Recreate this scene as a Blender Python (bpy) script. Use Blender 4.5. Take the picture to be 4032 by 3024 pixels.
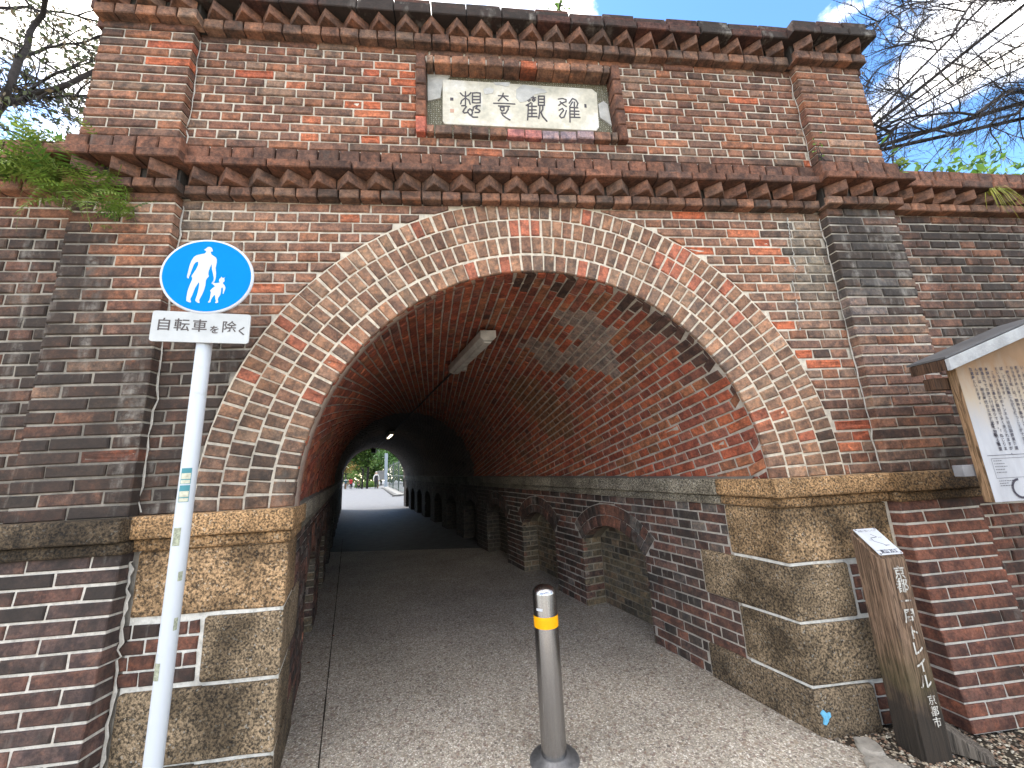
import bpy, bmesh, math, random
import numpy as np
from mathutils import Vector, Matrix, noise as mnoise
random.seed(7)
R = math.radians
for o in list(bpy.data.objects): bpy.data.objects.remove(o)
scn = bpy.context.scene
COL = scn.collection

# ---------------------------------------------------------------- camera
H = 1.258                       # arch springing above the path (path = z 0)
FPX = 1528.88                   # focal length in pixels of the 4032 px wide photograph
YAW, PIT, ROL = 0.10944, 0.21162, -0.05103
CAMP = np.array([-0.39972, -2.13639, 0.14199 + H])
def cam_axes():
    y, p_, r_ = YAW, PIT, ROL
    f = np.array([math.sin(y)*math.cos(p_), math.cos(y)*math.cos(p_), math.sin(p_)])
    r = np.array([math.cos(y), -math.sin(y), 0.]); u = np.cross(r, f)
    return r*math.cos(r_)+u*math.sin(r_), -r*math.sin(r_)+u*math.cos(r_), f
CR, CU, CF = cam_axes()
def ray(px, py): return (px-2016)*CR-(py-1512)*CU+FPX*CF
def on_y(px, py, Y): d = ray(px, py); return CAMP+d*((Y-CAMP[1])/d[1])
def at_depth(px, py, dep): d = ray(px, py); return CAMP+d*(dep/FPX)
def proj(P):
    d = np.asarray(P, float)-CAMP; w = d@CF
    return 2016+FPX*(d@CR)/w, 1512-FPX*(d@CU)/w, w
cd = bpy.data.cameras.new('camera'); cam = bpy.data.objects.new('camera', cd); COL.objects.link(cam)
cd.sensor_width = 36; cd.sensor_fit = 'HORIZONTAL'; cd.lens = FPX/4032*36; cd.clip_end = 3000; cd.clip_start = 0.02
cam.matrix_world = Matrix(((CR[0], CU[0], -CF[0], CAMP[0]), (CR[1], CU[1], -CF[1], CAMP[1]), (CR[2], CU[2], -CF[2], CAMP[2]), (0, 0, 0, 1)))
scn.camera = cam
# ---------------------------------------------------------------- sky, sun, exposure
SUN_EL, SUN_AZ = R(50), R(-52)             # azimuth from +Y (into the tunnel) towards +X
world = bpy.data.worlds.new('World'); scn.world = world; world.use_nodes = True
wn, wl = world.node_tree.nodes, world.node_tree.links
wn.clear()
wo = wn.new('ShaderNodeOutputWorld'); bg = wn.new('ShaderNodeBackground'); sky = wn.new('ShaderNodeTexSky')
sky.sky_type = 'NISHITA'; sky.sun_disc = False; sky.sun_elevation = SUN_EL; sky.sun_rotation = SUN_AZ
sky.air_density = 1.0; sky.dust_density = 0.2; sky.ozone_density = 3.0
tc = wn.new('ShaderNodeTexCoord'); mp = wn.new('ShaderNodeMapping'); mp.inputs['Scale'].default_value = (1, 1, 2.0); mp.inputs['Location'].default_value = (0.35, 0.1, 0.25)
nz = wn.new('ShaderNodeTexNoise'); nz.inputs['Scale'].default_value = 2.6; nz.inputs['Detail'].default_value = 9; nz.inputs['Roughness'].default_value = 0.55
rp = wn.new('ShaderNodeValToRGB'); rp.color_ramp.elements[0].position = 0.46; rp.color_ramp.elements[1].position = 0.57
mx = wn.new('ShaderNodeMixRGB'); mx.inputs['Color2'].default_value = (13.0, 12.2, 11.0, 1)
wl.new(tc.outputs['Generated'], mp.inputs['Vector']); wl.new(mp.outputs['Vector'], nz.inputs['Vector']); wl.new(nz.outputs['Fac'], rp.inputs['Fac'])
wl.new(rp.outputs['Color'], mx.inputs['Fac']); hs = wn.new('ShaderNodeHueSaturation'); hs.inputs['Saturation'].default_value = 1.15; hs.inputs['Value'].default_value = 1.1; wl.new(sky.outputs['Color'], hs.inputs['Color']); wl.new(hs.outputs['Color'], mx.inputs['Color1']); wl.new(mx.outputs['Color'], bg.inputs['Color'])
bg.inputs['Strength'].default_value = 0.15
wl.new(bg.outputs['Background'], wo.inputs['Surface'])
sl = bpy.data.lights.new('sun', 'SUN'); sl.energy = 3.0; sl.angle = R(0.6); sl.color = (1, 0.95, 0.87)
sun = bpy.data.objects.new('sun', sl); COL.objects.link(sun)
sd = Vector((math.sin(SUN_AZ)*math.cos(SUN_EL), math.cos(SUN_AZ)*math.cos(SUN_EL), math.sin(SUN_EL)))
sun.rotation_euler = sd.to_track_quat('Z', 'Y').to_euler(); sun.location = (10, 20, 30)
vs = scn.view_settings; vs.view_transform = 'Standard'; vs.look = 'None'; vs.exposure = 1.58; vs.gamma = 1; vs.use_curve_mapping = False

# ---------------------------------------------------------------- materials
class NT:
    def __init__(s, name, rough=0.85, metal=0.0, spec=0.3):
        s.m = bpy.data.materials.new(name); s.m.use_nodes = True; s.t = s.m.node_tree; s.n = s.t.nodes; s.l = s.t.links
        s.b = s.n['Principled BSDF']; s.b.inputs['Roughness'].default_value = rough; s.b.inputs['Metallic'].default_value = metal
        s.b.inputs['Specular IOR Level'].default_value = spec
        s.geo = s.n.new('ShaderNodeNewGeometry'); s.pos = s.geo.outputs['Position']
    def k(s, node, sock, v):
        if hasattr(v, 'is_linked') or hasattr(v, 'links'): s.l.new(v, node.inputs[sock])
        else: node.inputs[sock].default_value = v
    def scale(s, sc, vec=None):
        m = s.n.new('ShaderNodeMapping'); s.l.new(vec or s.pos, m.inputs['Vector']); m.inputs['Scale'].default_value = sc; return m.outputs['Vector']
    def noise(s, sc, det=4, ro=0.6, vec=None, col=False, dist=0):
        n = s.n.new('ShaderNodeTexNoise'); s.l.new(vec or s.pos, n.inputs['Vector']); n.inputs['Scale'].default_value = sc
        n.inputs['Detail'].default_value = det; n.inputs['Roughness'].default_value = ro; n.inputs['Distortion'].default_value = dist
        return n.outputs['Color' if col else 'Fac']
    def voro(s, sc, out='Color', vec=None, feat='F1'):
        n = s.n.new('ShaderNodeTexVoronoi'); n.feature = feat; s.l.new(vec or s.pos, n.inputs['Vector']); n.inputs['Scale'].default_value = sc; return n.outputs[out]
    def ramp(s, f, stops, const=False):
        n = s.n.new('ShaderNodeValToRGB'); s.l.new(f, n.inputs['Fac']); e = n.color_ramp.elements
        if const: n.color_ramp.interpolation = 'CONSTANT'
        while len(e) < len(stops): e.new(0.5)
        for i, (p_, c_) in enumerate(stops):
            e[i].position = p_; e[i].color = (c_, c_, c_, 1) if isinstance(c_, (int, float)) else (*c_, 1)
        return n.outputs['Color']
    def mix(s, fac, a, b, mode='MIX'):
        n = s.n.new('ShaderNodeMixRGB'); n.blend_type = mode
        for k_, v in (('Fac', fac), ('Color1', a), ('Color2', b)):
            if isinstance(v, tuple) and len(v) == 3: v = (*v, 1)
            s.k(n, k_, v)
        return n.outputs['Color']
    def math(s, op, a, b=0.0):
        n = s.n.new('ShaderNodeMath'); n.operation = op; s.k(n, 0, a); s.k(n, 1, b); return n.outputs['Value']
    def bump(s, h, st=0.5, dist=0.01, prev=None):
        n = s.n.new('ShaderNodeBump'); n.inputs['Strength'].default_value = st; n.inputs['Distance'].default_value = dist; s.l.new(h, n.inputs['Height'])
        if prev: s.l.new(prev, n.inputs['Normal'])
        return n.outputs['Normal']
    def out(s, col=None, nrm=None, rough=None):
        if col is not None: s.k(s.b, 'Base Color', (*col, 1) if isinstance(col, tuple) else col)
        if nrm is not None: s.l.new(nrm, s.b.inputs['Normal'])
        if rough is not None: s.k(s.b, 'Roughness', rough)
        return s.m
    def attr(s, name='bcol'):
        a = s.n.new('ShaderNodeAttribute'); a.attribute_name = name; return a
    def objcol(s): return s.n.new('ShaderNodeObjectInfo')

def brick_mat(name, joined):
    t = NT(name, 0.9, 0, 0.2)
    if joined: a = t.attr(); base, rnd = a.outputs['Color'], a.outputs['Alpha']
    else: a = t.objcol(); base, rnd = a.outputs['Color'], a.outputs['Alpha']
    stn = t.math('MULTIPLY', t.math('FLOOR', rnd), 0.1); rnd = t.math('FRACT', rnd)
    off = t.n.new('ShaderNodeVectorMath'); off.operation = 'ADD'; cmb = t.n.new('ShaderNodeCombineXYZ')
    r7 = t.math('MULTIPLY', rnd, 37.0); t.l.new(r7, cmb.inputs[0]); t.l.new(r7, cmb.inputs[2])
    t.l.new(t.pos, off.inputs[0]); t.l.new(cmb.outputs[0], off.inputs[1]); P = off.outputs[0]
    n1 = t.noise(16, 7, 0.7, P); n2 = t.noise(75, 5, 0.75, P); n3 = t.noise(30, 5, 0.65, P)
    c = t.mix(t.ramp(n1, [(0.42, 0.0), (0.60, 1.0)]), base, t.mix(1.0, base, (0.46, 0.52, 0.60), 'MULTIPLY'))
    c = t.mix(t.ramp(n3, [(0.52, 0.0), (0.70, 0.8)]), c, t.mix(1.0, c, (1.75, 1.45, 1.2), 'MULTIPLY'))
    c = t.mix(1.0, c, t.ramp(n2, [(0.25, 0.5), (0.5, 1.0), (0.75, 1.45)]), 'MULTIPLY')
    # dark firing spots and pits
    v = t.voro(120, 'Distance', P); c = t.mix(t.math('MULTIPLY', t.ramp(v, [(0.0, 1.0), (0.22, 0.0)]), 0.35), c, (0.03, 0.02, 0.018))
    # soot and rain marks in the grain of the wall, crossing bricks and joints alike; heavier where the wall is more stained
    bl = t.noise(3.4, 8, 0.62); fi = t.noise(15, 6, 0.7)
    m_ = t.math('ADD', t.math('ADD', t.math('MULTIPLY', bl, 0.65), t.math('MULTIPLY', fi, 0.35)), t.math('MULTIPLY', stn, 0.40))
    soot = t.ramp(m_, [(0.575, 0.0), (0.77, 1.0)])
    c = t.mix(t.math('MULTIPLY', soot, 0.82), c, (0.030, 0.027, 0.025))
    sk = t.math('MULTIPLY', t.ramp(t.noise(1.0, 5, 0.6, t.scale((9, 9, 1.3))), [(0.53, 0.0), (0.66, 1.0)]), t.math('MULTIPLY', t.ramp(stn, [(0.25, 0.0), (0.7, 1.0)]), t.ramp(fi, [(0.42, 0.0), (0.6, 1.0)])))
    c = t.mix(t.math('MULTIPLY', sk, 0.55), c, (0.34, 0.32, 0.29))
    # pale bloom
    ef = t.math('MULTIPLY', t.ramp(t.noise(5.5, 8, 0.7, t.scale((1, 1, 0.5))), [(0.62, 0.0), (0.78, 1.0)]), t.ramp(n2, [(0.45, 0.0), (0.7, 1.0)]))
    c = t.mix(t.math('MULTIPLY', ef, 0.28), c, (0.36, 0.31, 0.28))
    h = t.math('ADD', t.math('MULTIPLY', n3, 1.0), t.math('MULTIPLY', n2, 0.7))
    return t.out(c, t.bump(h, 0.55, 0.006), t.ramp(n1, [(0.3, 0.82), (0.7, 0.95)]))
M = {}
M['brick_o'] = brick_mat('brick', False); M['brick_j'] = brick_mat('brick_field', True)

def mortar_mat():
    t = NT('mortar', 0.95, 0, 0.1); a = t.attr()
    n = t.noise(30, 6, 0.7); b = t.noise(3.0, 6, 0.65)
    c = t.mix(1.0, a.outputs['Color'], t.ramp(n, [(0.25, 0.6), (0.55, 1.05), (0.8, 1.25)]), 'MULTIPLY')
    fi = t.noise(15, 6, 0.7); bl = t.noise(3.4, 8, 0.62)
    m_ = t.math('ADD', t.math('ADD', t.math('MULTIPLY', bl, 0.65), t.math('MULTIPLY', fi, 0.35)), t.math('MULTIPLY', a.outputs['Alpha'], 0.34))
    c = t.mix(t.math('MULTIPLY', t.ramp(m_, [(0.61, 0.0), (0.80, 1.0)]), 0.72), c, (0.06, 0.055, 0.05))
    return t.out(c, t.bump(t.noise(90, 5, 0.7), 0.8, 0.006))
M['mortar'] = mortar_mat()

def granite(name, tint, dark):
    t = NT(name, 0.85, 0, 0.3)
    n = t.noise(95, 3, 0.65); m = t.noise(38, 4, 0.7); L = t.noise(3.5, 6, 0.6); v = t.voro(150, 'Color')
    g = t.ramp(n, [(0.33, (0.030, 0.025, 0.020)), (0.44, tuple(x*0.42 for x in tint)), (0.52, tint), (0.66, tuple(min(1, x*1.7) for x in tint))])
    sp = t.n.new('ShaderNodeSeparateColor'); t.l.new(v, sp.inputs[0])
    g = t.mix(t.ramp(sp.outputs[0], [(0.0, 0.0), (0.965, 0.0), (0.975, 0.6)]), g, (0.5, 0.48, 0.43))
    g = t.mix(t.ramp(m, [(0.5, 0.0), (0.72, 0.55)]), g, tuple(x*0.4 for x in tint))
    ob = t.objcol()
    g = t.mix(1.0, g, ob.outputs['Color'], 'MULTIPLY')
    d = t.math('MULTIPLY', t.ramp(L, [(0.42, 0.0), (0.62, 1.0)]), dark)
    g = t.mix(d, g, t.mix(1.0, g, (0.22, 0.21, 0.19), 'MULTIPLY'))
    h = t.math('ADD', t.math('MULTIPLY', n, 0.8), t.math('MULTIPLY', m, 1.2))
    return t.out(g, t.bump(h, 0.75, 0.008))
M['granite'] = granite('tan_granite', (0.31, 0.225, 0.140), 0.85)
M['granite_grey'] = granite('grey_granite', (0.22, 0.195, 0.15), 0.6)

def path_mat():
    t = NT('exposed_aggregate', 0.9, 0, 0.25)
    v = t.n.new('ShaderNodeTexVoronoi'); t.l.new(t.pos, v.inputs['Vector']); v.inputs['Scale'].default_value = 135
    v2 = t.n.new('ShaderNodeTexVoronoi'); t.l.new(t.pos, v2.inputs['Vector']); v2.inputs['Scale'].default_value = 80
    s = t.n.new('ShaderNodeSeparateColor'); t.l.new(v.outputs['Color'], s.inputs[0]); s2 = t.n.new('ShaderNodeSeparateColor'); t.l.new(v2.outputs['Color'], s2.inputs[0])
    c = t.ramp(s.outputs[0], [(0.0, (0.16, 0.142, 0.12)), (0.15, (0.33, 0.295, 0.245)), (0.5, (0.43, 0.385, 0.32)), (0.75, (0.51, 0.46, 0.385)), (0.9, (0.62, 0.57, 0.50)), (0.97, (0.75, 0.72, 0.66))])
    c2 = t.ramp(s2.outputs[1], [(0.0, (0.06, 0.05, 0.05)), (0.3, (0.20, 0.12, 0.10)), (0.6, (0.26, 0.20, 0.13)), (1.0, (0.34, 0.32, 0.30))])
    c = t.mix(t.ramp(s2.outputs[0], [(0.72, 0.0), (0.76, 0.75)]), c, c2)
    c = t.mix(t.ramp(v.outputs['Distance'], [(0.45, 0.0), (0.75, 0.65)]), c, (0.22, 0.195, 0.165))
    L = t.noise(1.6, 6, 0.6); c = t.mix(1.0, c, t.ramp(L, [(0.3, 0.78), (0.7, 1.12)]), 'MULTIPLY')
    h = t.math('SUBTRACT', 1.0, v.outputs['Distance'])
    return t.out(c, t.bump(h, 0.6, 0.006), t.ramp(s.outputs[1], [(0.0, 0.55), (1.0, 0.95)]))
M['path'] = path_mat()
def simple(name, col, rough=0.8, metal=0, var=0.15, sc=12, bump=0.0, bsc=60, spec=0.3):
    t = NT(name, rough, metal, spec); n = t.noise(sc, 6, 0.65)
    c = t.mix(1.0, (*col, 1), t.ramp(n, [(0.3, 1-var), (0.7, 1+var)]), 'MULTIPLY')
    return t.out(c, t.bump(t.noise(bsc, 5, 0.7), bump, 0.01) if bump else None)
M['asphalt'] = simple('pale_asphalt', (0.10, 0.105, 0.115), 0.9, 0, 0.15, 3, 0.4, 80)
M['shade_dark_asphalt'] = simple('shade_dark_asphalt', (0.085, 0.085, 0.09), 0.75, 0, 0.25, 5, 0.5, 70)  # asphalt darkened to carry the deep tunnel shade in its colour
M['soil'] = simple('dark_soil', (0.035, 0.028, 0.02), 0.95, 0, 0.5, 25, 0.8, 60)
M['earth'] = simple('earth', (0.07, 0.06, 0.035), 0.95, 0, 0.4, 2, 0.6, 20)
M['concrete'] = simple('concrete', (0.16, 0.16, 0.155), 0.9, 0, 0.2, 6, 0.4, 60)
M['inlay'] = simple('dark_engraving', (0.075, 0.07, 0.08), 0.9, 0, 0.2, 40)
M['white_paint'] = None

def col_attr_mat(name, rough=0.6, var=0.25, trans=0.0, spec=0.3):
    t = NT(name, rough, 0, spec); a = t.attr(); n = t.noise(6, 3)
    c = t.mix(1.0, a.outputs['Color'], t.ramp(n, [(0.3, 1-var), (0.7, 1+var)]), 'MULTIPLY')
    t.out(c)
    if trans:
        tr = t.n.new('ShaderNodeBsdfTranslucent'); ms = t.n.new('ShaderNodeMixShader'); ms.inputs[0].default_value = trans
        t.l.new(c, tr.inputs['Color']); t.l.new(t.b.outputs[0], ms.inputs[1]); t.l.new(tr.outputs[0], ms.inputs[2])
        t.l.new(ms.outputs[0], t.n['Material Output'].inputs['Surface'])
    return t.m
M['leaf'] = col_attr_mat('foliage', 0.55, 0.3, 0.4)
M['pebble'] = col_attr_mat('pebbles', 0.8, 0.2)

def bark_mat(name, col):
    t = NT(name, 0.9, 0, 0.2); n = t.noise(14, 6, 0.7, t.scale((1, 1, 1)))
    return t.out(t.mix(1.0, (*col, 1), t.ramp(n, [(0.3, 0.5), (0.7, 1.5)]), 'MULTIPLY'), t.bump(n, 0.8, 0.02))
M['bark'] = bark_mat('dark_bark', (0.032, 0.028, 0.028)); M['bark_grey'] = bark_mat('grey_bark', (0.16, 0.14, 0.12))

def wood_mat(name, c0, c1, dark_low):
    t = NT(name, 0.85, 0, 0.25); tcn = t.n.new('ShaderNodeTexCoord'); ob = tcn.outputs['Object']
    g = t.noise(1.0, 5, 0.6, t.scale((34, 34, 1.6), ob), dist=2.2); f = t.noise(1.0, 5, 0.7, t.scale((150, 150, 5), ob))
    c = t.ramp(g, [(0.3, c0), (0.5, c1), (0.56, tuple(x*0.5 for x in c0)), (0.7, c1)])
    c = t.mix(1.0, c, t.ramp(f, [(0.3, 0.45), (0.6, 1.15)]), 'MULTIPLY')
    if dark_low:
        z = t.n.new('ShaderNodeSeparateXYZ'); t.l.new(ob, z.inputs[0])
        zz = t.math('ADD', z.outputs['Z'], t.math('MULTIPLY', t.noise(9, 4, 0.6), 0.25))
        c = t.mix(t.ramp(zz, [(0.30, 0.88), (0.52, 0.0)]), c, (0.020, 0.019, 0.017))
        c = t.mix(t.math('MULTIPLY', t.ramp(zz, [(0.34, 0.0), (0.42, 1.0), (0.62, 0.0)]), 0.35), c, (0.06, 0.062, 0.02))
    return t.out(c, t.bump(t.math('ADD', g, f), 0.7, 0.006))
M['post_wood'] = wood_mat('weathered_post_wood', (0.11, 0.070, 0.046), (0.215, 0.142, 0.096), True)
M['board_wood'] = wood_mat('board_edge_wood', (0.20, 0.12, 0.06), (0.30, 0.19, 0.11), False)
M['roof_sheet'] = simple('roof_sheet', (0.075, 0.075, 0.078), 0.7, 0, 0.25, 8)
M['old_wood'] = wood_mat('old_grey_wood', (0.07, 0.06, 0.05), (0.15, 0.13, 0.11), False)
M['beam_grey'] = simple('grey_beam_end', (0.17, 0.17, 0.18), 0.8, 0, 0.25, 14)
M['dark_wood'] = wood_mat('dark_beam_wood', (0.05, 0.028, 0.018), (0.09, 0.05, 0.03), False)
M['grey_wood'] = simple('silver_wood', (0.30, 0.31, 0.32), 0.85, 0, 0.3, 9, 0.4, 60)
def board_face():
    t = NT('board_face', 0.75, 0, 0.3); n = t.noise(5, 6, 0.65, t.scale((3, 1, 0.7)))
    s = t.n.new('ShaderNodeSeparateXYZ'); t.l.new(t.pos, s.inputs[0])
    zz = t.math('ADD', s.outputs['Z'], t.math('MULTIPLY', n, 0.35))
    c = t.ramp(t.math('SUBTRACT', zz, 1.25), [(0.36, (0.36, 0.37, 0.40)), (0.55, (0.31, 0.26, 0.20)), (0.70, (0.21, 0.125, 0.065))])
    return t.out(t.mix(1.0, c, t.ramp(n, [(0.3, 0.8), (0.7, 1.1)]), 'MULTIPLY'))
M['board_face'] = board_face()
def worn_paint():
    t = NT('worn_white_paint', 0.9, 0, 0.1); n = t.noise(1, 5, 0.7, t.scale((120, 120, 14)))
    return t.out(t.ramp(n, [(0.42, (0.12, 0.09, 0.07)), (0.5, (0.42, 0.41, 0.38)), (0.7, (0.6, 0.6, 0.56))]))
M['post_paint'] = worn_paint()
M['ink'] = simple('board_ink', (0.035, 0.03, 0.045), 0.8)
M['sign_white'] = simple('sign_white', (0.48, 0.51, 0.56), 0.45, 0, 0.08, 8)
M['sign_blue'] = simple('sign_blue', (0.0, 0.19, 0.62), 0.7, 0, 0.05, 8, spec=0.08)
M['plate_white'] = simple('plate_white', (0.42, 0.44, 0.45), 0.5, 0, 0.1, 10)
M['sign_text'] = simple('sign_text', (0.075, 0.065, 0.065), 0.6)
M['sticker_blue'] = simple('sticker_teal', (0.05, 0.20, 0.24), 0.5); M['sticker_cream'] = simple('sticker_cream', (0.45, 0.45, 0.36), 0.6, 0, 0.3, 60)
M['sticker_residue'] = simple('sticker_residue', (0.27, 0.29, 0.22), 0.9, 0, 0.5, 120)
M['yellow'] = simple('yellow_tape', (0.80, 0.36, 0.0), 0.5, 0, 0.1, 30)
M['rubber'] = simple('black_base', (0.03, 0.03, 0.032), 0.7, 0, 0.3, 30)
def paint_pole():
    t = NT('pole_white_paint', 0.4, 0, 0.4); n = t.noise(9, 6, 0.65)
    c = t.mix(t.ramp(n, [(0.62, 0.0), (0.7, 0.5)]), (0.46, 0.50, 0.55, 1), (0.30, 0.32, 0.29, 1)); return t.out(c)
M['pole'] = paint_pole()
def steel():
    t = NT('brushed_stainless', 0.3, 1.0); n = t.noise(1, 4, 0.6, t.scale((90, 90, 2)))
    return t.out(t.mix(1.0, (0.36, 0.36, 0.37, 1), t.ramp(n, [(0.3, 0.88), (0.7, 1.06)]), 'MULTIPLY'), None, t.ramp(n, [(0.3, 0.20), (0.7, 0.28)]))
M['steel'] = steel()
M['flange'] = simple('dull_flange_metal', (0.16, 0.16, 0.165), 0.45, 0.6, 0.35, 25, 0.2, 60)
M['fixture'] = simple('dirty_fixture_enamel', (0.42, 0.41, 0.38), 0.6, 0, 0.35, 7)
M['conduit'] = simple('dark_conduit', (0.03, 0.03, 0.03), 0.7)
def emit(name, col, st):
    t = NT(name, 0.5); t.b.inputs['Emission Color'].default_value = (*col, 1); t.b.inputs['Emission Strength'].default_value = st; return t.out(col)
M['lamp'] = emit('lit_diffuser', (1.0, 0.83, 0.55), 1.6)
def plaque_mat():
    t = NT('plaque_stone', 0.8, 0, 0.3); n = t.noise(4, 7, 0.65); f = t.noise(30, 5, 0.7)
    c = t.ramp(n, [(0.32, (0.38, 0.37, 0.31)), (0.5, (0.55, 0.52, 0.43)), (0.66, (0.68, 0.67, 0.63))])
    st = t.noise(1, 4, 0.5, t.scale((16, 1, 1.2))); c = t.mix(t.ramp(st, [(0.66, 0.0), (0.70, 0.5)]), c, (0.68, 0.68, 0.66))
    return t.out(t.mix(1.0, c, t.ramp(f, [(0.3, 0.85), (0.7, 1.1)]), 'MULTIPLY'), t.bump(f, 0.3, 0.004))
M['plaque'] = plaque_mat()
def pattern_mat():
    t = NT('plaque_carved_border', 0.9, 0, 0.2); s = t.scale((1, 0.02, 1)); v = t.n.new('ShaderNodeTexVoronoi'); t.l.new(s, v.inputs['Vector']); v.inputs['Scale'].default_value = 62; v.inputs['Randomness'].default_value = 0.35
    c = t.ramp(v.outputs['Distance'], [(0.12, (0.50, 0.49, 0.42)), (0.3, (0.11, 0.105, 0.07)), (0.6, (0.20, 0.19, 0.14)), (0.8, (0.05, 0.047, 0.035))])
    return t.out(c, t.bump(t.math('SUBTRACT', 1.0, v.outputs['Distance']), 1.0, 0.01))
M['pattern'] = pattern_mat()
M['plaster'] = simple('repair_plaster', (0.42, 0.42, 0.40), 0.9, 0, 0.25, 9, 0.5, 40)
M['skin'] = simple('skin', (0.48, 0.30, 0.22), 0.6); M['cloth_black'] = simple('black_cloth', (0.025, 0.025, 0.03), 0.9); M['cloth_white'] = simple('white_cloth', (0.5, 0.5, 0.48), 0.9)
M['cloth_red'] = simple('red_cloth', (0.38, 0.03, 0.035), 0.9); M['cloth_brown'] = simple('brown_cloth', (0.14, 0.09, 0.06), 0.9); M['cloth_teal'] = simple('dark_teal_cloth', (0.03, 0.07, 0.09), 0.9)
M['hair'] = simple('dark_hair', (0.02, 0.016, 0.014), 0.7)
M['grey_metal'] = simple('grey_painted_metal', (0.22, 0.26, 0.30), 0.5, 0, 0.08); M['dark_metal'] = simple('dark_fence_metal', (0.05, 0.07, 0.06), 0.5)
M['red_rubble'] = simple('stone_rock', (0.27, 0.25, 0.22), 0.9, 0, 0.3, 14, 0.8, 40)
M['blue_paint'] = simple('blue_paint_dab', (0.12, 0.36, 0.55), 0.8, 0, 0.3, 60)

# ---------------------------------------------------------------- object helpers
WM = {}
def link(o, parent=None, mat=None, mw=None):
    COL.objects.link(o)
    if mat is not None: o.data.materials.append(mat) if not o.data.materials else None
    mw = mw if mw is not None else Matrix.Identity(4)
    WM[o.name] = mw.copy()
    if parent is not None:
        o.parent = parent; o.matrix_basis = WM[parent.name].inverted() @ mw
    else: o.matrix_basis = mw
    return o
def tag(o, label, cat, group=None):
    o['label'] = label; o['category'] = cat
    if group: o['group'] = group
    return o
def struct(o): o['kind'] = 'structure'; return o
def stuff(o): o['kind'] = 'stuff'; return o
def thing(name, label, cat, loc=(0, 0, 0), group=None, rz=0):
    o = bpy.data.objects.new(name, None); o.empty_display_size = 0.2
    link(o, None, None, Matrix.Translation(loc) @ Matrix.Rotation(rz, 4, 'Z')); return tag(o, label, cat, group)
def mesh(name, V, F, smooth=False):
    me = bpy.data.meshes.new(name); me.from_pydata([tuple(map(float, v)) for v in V], [], [tuple(map(int, f)) for f in F]); me.update()
    if smooth: me.polygons.foreach_set('use_smooth', [True]*len(me.polygons))
    return me
def setcol(me, cols, name='bcol'):
    a = me.color_attributes.new(name, 'FLOAT_COLOR', 'POINT'); a.data.foreach_set('color', np.asarray(cols, np.float32).ravel())
def obj(name, V, F, mat, parent=None, mw=None, smooth=False, cols=None):
    me = mesh(name, V, F, smooth); me.materials.append(mat)
    if cols is not None: setcol(me, cols)
    return link(bpy.data.objects.new(name, me), parent, None, mw)
class MB:
    def __init__(s): s.V = []; s.F = []; s.C = []
    def add(s, V, F, c=None):
        n = len(s.V); s.V += [tuple(v) for v in V]; s.F += [tuple(i+n for i in f) for f in F]
        s.C += [c if c is not None else (1, 1, 1, 1)]*len(V); return s
    def box(s, a, b, bev=0.0):
        x0, y0, z0 = a; x1, y1, z1 = b
        return s.add([(x0, y0, z0), (x1, y0, z0), (x1, y1, z0), (x0, y1, z0), (x0, y0, z1), (x1, y0, z1), (x1, y1, z1), (x0, y1, z1)],
                     [(3, 2, 1, 0), (4, 5, 6, 7), (0, 1, 5, 4), (1, 2, 6, 5), (2, 3, 7, 6), (3, 0, 4, 7)])
    def lathe(s, prof, n=32, c=(0, 0)):
        V = []; F = []
        for r_, z in prof:
            for i in range(n): a = 2*math.pi*i/n; V.append((c[0]+r_*math.cos(a), c[1]+r_*math.sin(a), z))
        for j in range(len(prof)-1):
            for i in range(n): F.append((j*n+i, j*n+(i+1) % n, (j+1)*n+(i+1) % n, (j+1)*n+i))
        return s.add(V, F)
    def tube(s, pts, rad, n=7, cap=True):
        pts = [Vector(p_) for p_ in pts]; V = []; F = []; m = len(pts)
        up = Vector((0.13, 0.27, 0.95))
        for j, p_ in enumerate(pts):
            t = (pts[min(j+1, m-1)]-pts[max(j-1, 0)]).normalized(); a = t.cross(up)
            if a.length < 1e-3: a = t.cross(Vector((1, 0, 0)))
            a.normalize(); b = t.cross(a); r_ = rad[j] if hasattr(rad, '__len__') else rad
            for i in range(n): th = 2*math.pi*i/n; V.append(p_+a*math.cos(th)*r_+b*math.sin(th)*r_)
        for j in range(m-1):
            for i in range(n): F.append((j*n+i, j*n+(i+1) % n, (j+1)*n+(i+1) % n, (j+1)*n+i))
        if cap: F += [tuple(range(n))[::-1], tuple((m-1)*n+i for i in range(n))]
        return s.add(V, F)
    def prism(s, poly, y0, y1):     # polygon in xz extruded along y
        n = len(poly); V = [(x, y0, z) for x, z in poly]+[(x, y1, z) for x, z in poly]
        return s.add(V, [tuple(range(n)), tuple(range(2*n-1, n-1, -1))]+[(i, n+i, n+(i+1) % n, (i+1) % n) for i in range(n)])
    def build(s, name, mat, parent=None, mw=None, smooth=False, bev=0, cols=False):
        o = obj(name, s.V, s.F, mat, parent, mw, smooth, s.C if cols else None)
        bm = bmesh.new(); bm.from_mesh(o.data)
        bmesh.ops.recalc_face_normals(bm, faces=bm.faces)
        if bev: bmesh.ops.bevel(bm, geom=bm.edges[:], offset=bev, segments=2, affect='EDGES', profile=0.6)
        bm.to_mesh(o.data); bm.free()
        return o
def jitter_mesh(o, amp, sc, seed=0):
    for v in o.data.vertices:
        p_ = v.co; n = mnoise.noise_vector(Vector((p_.x*sc+seed, p_.y*sc, p_.z*sc))); v.co = p_+n*amp

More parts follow.
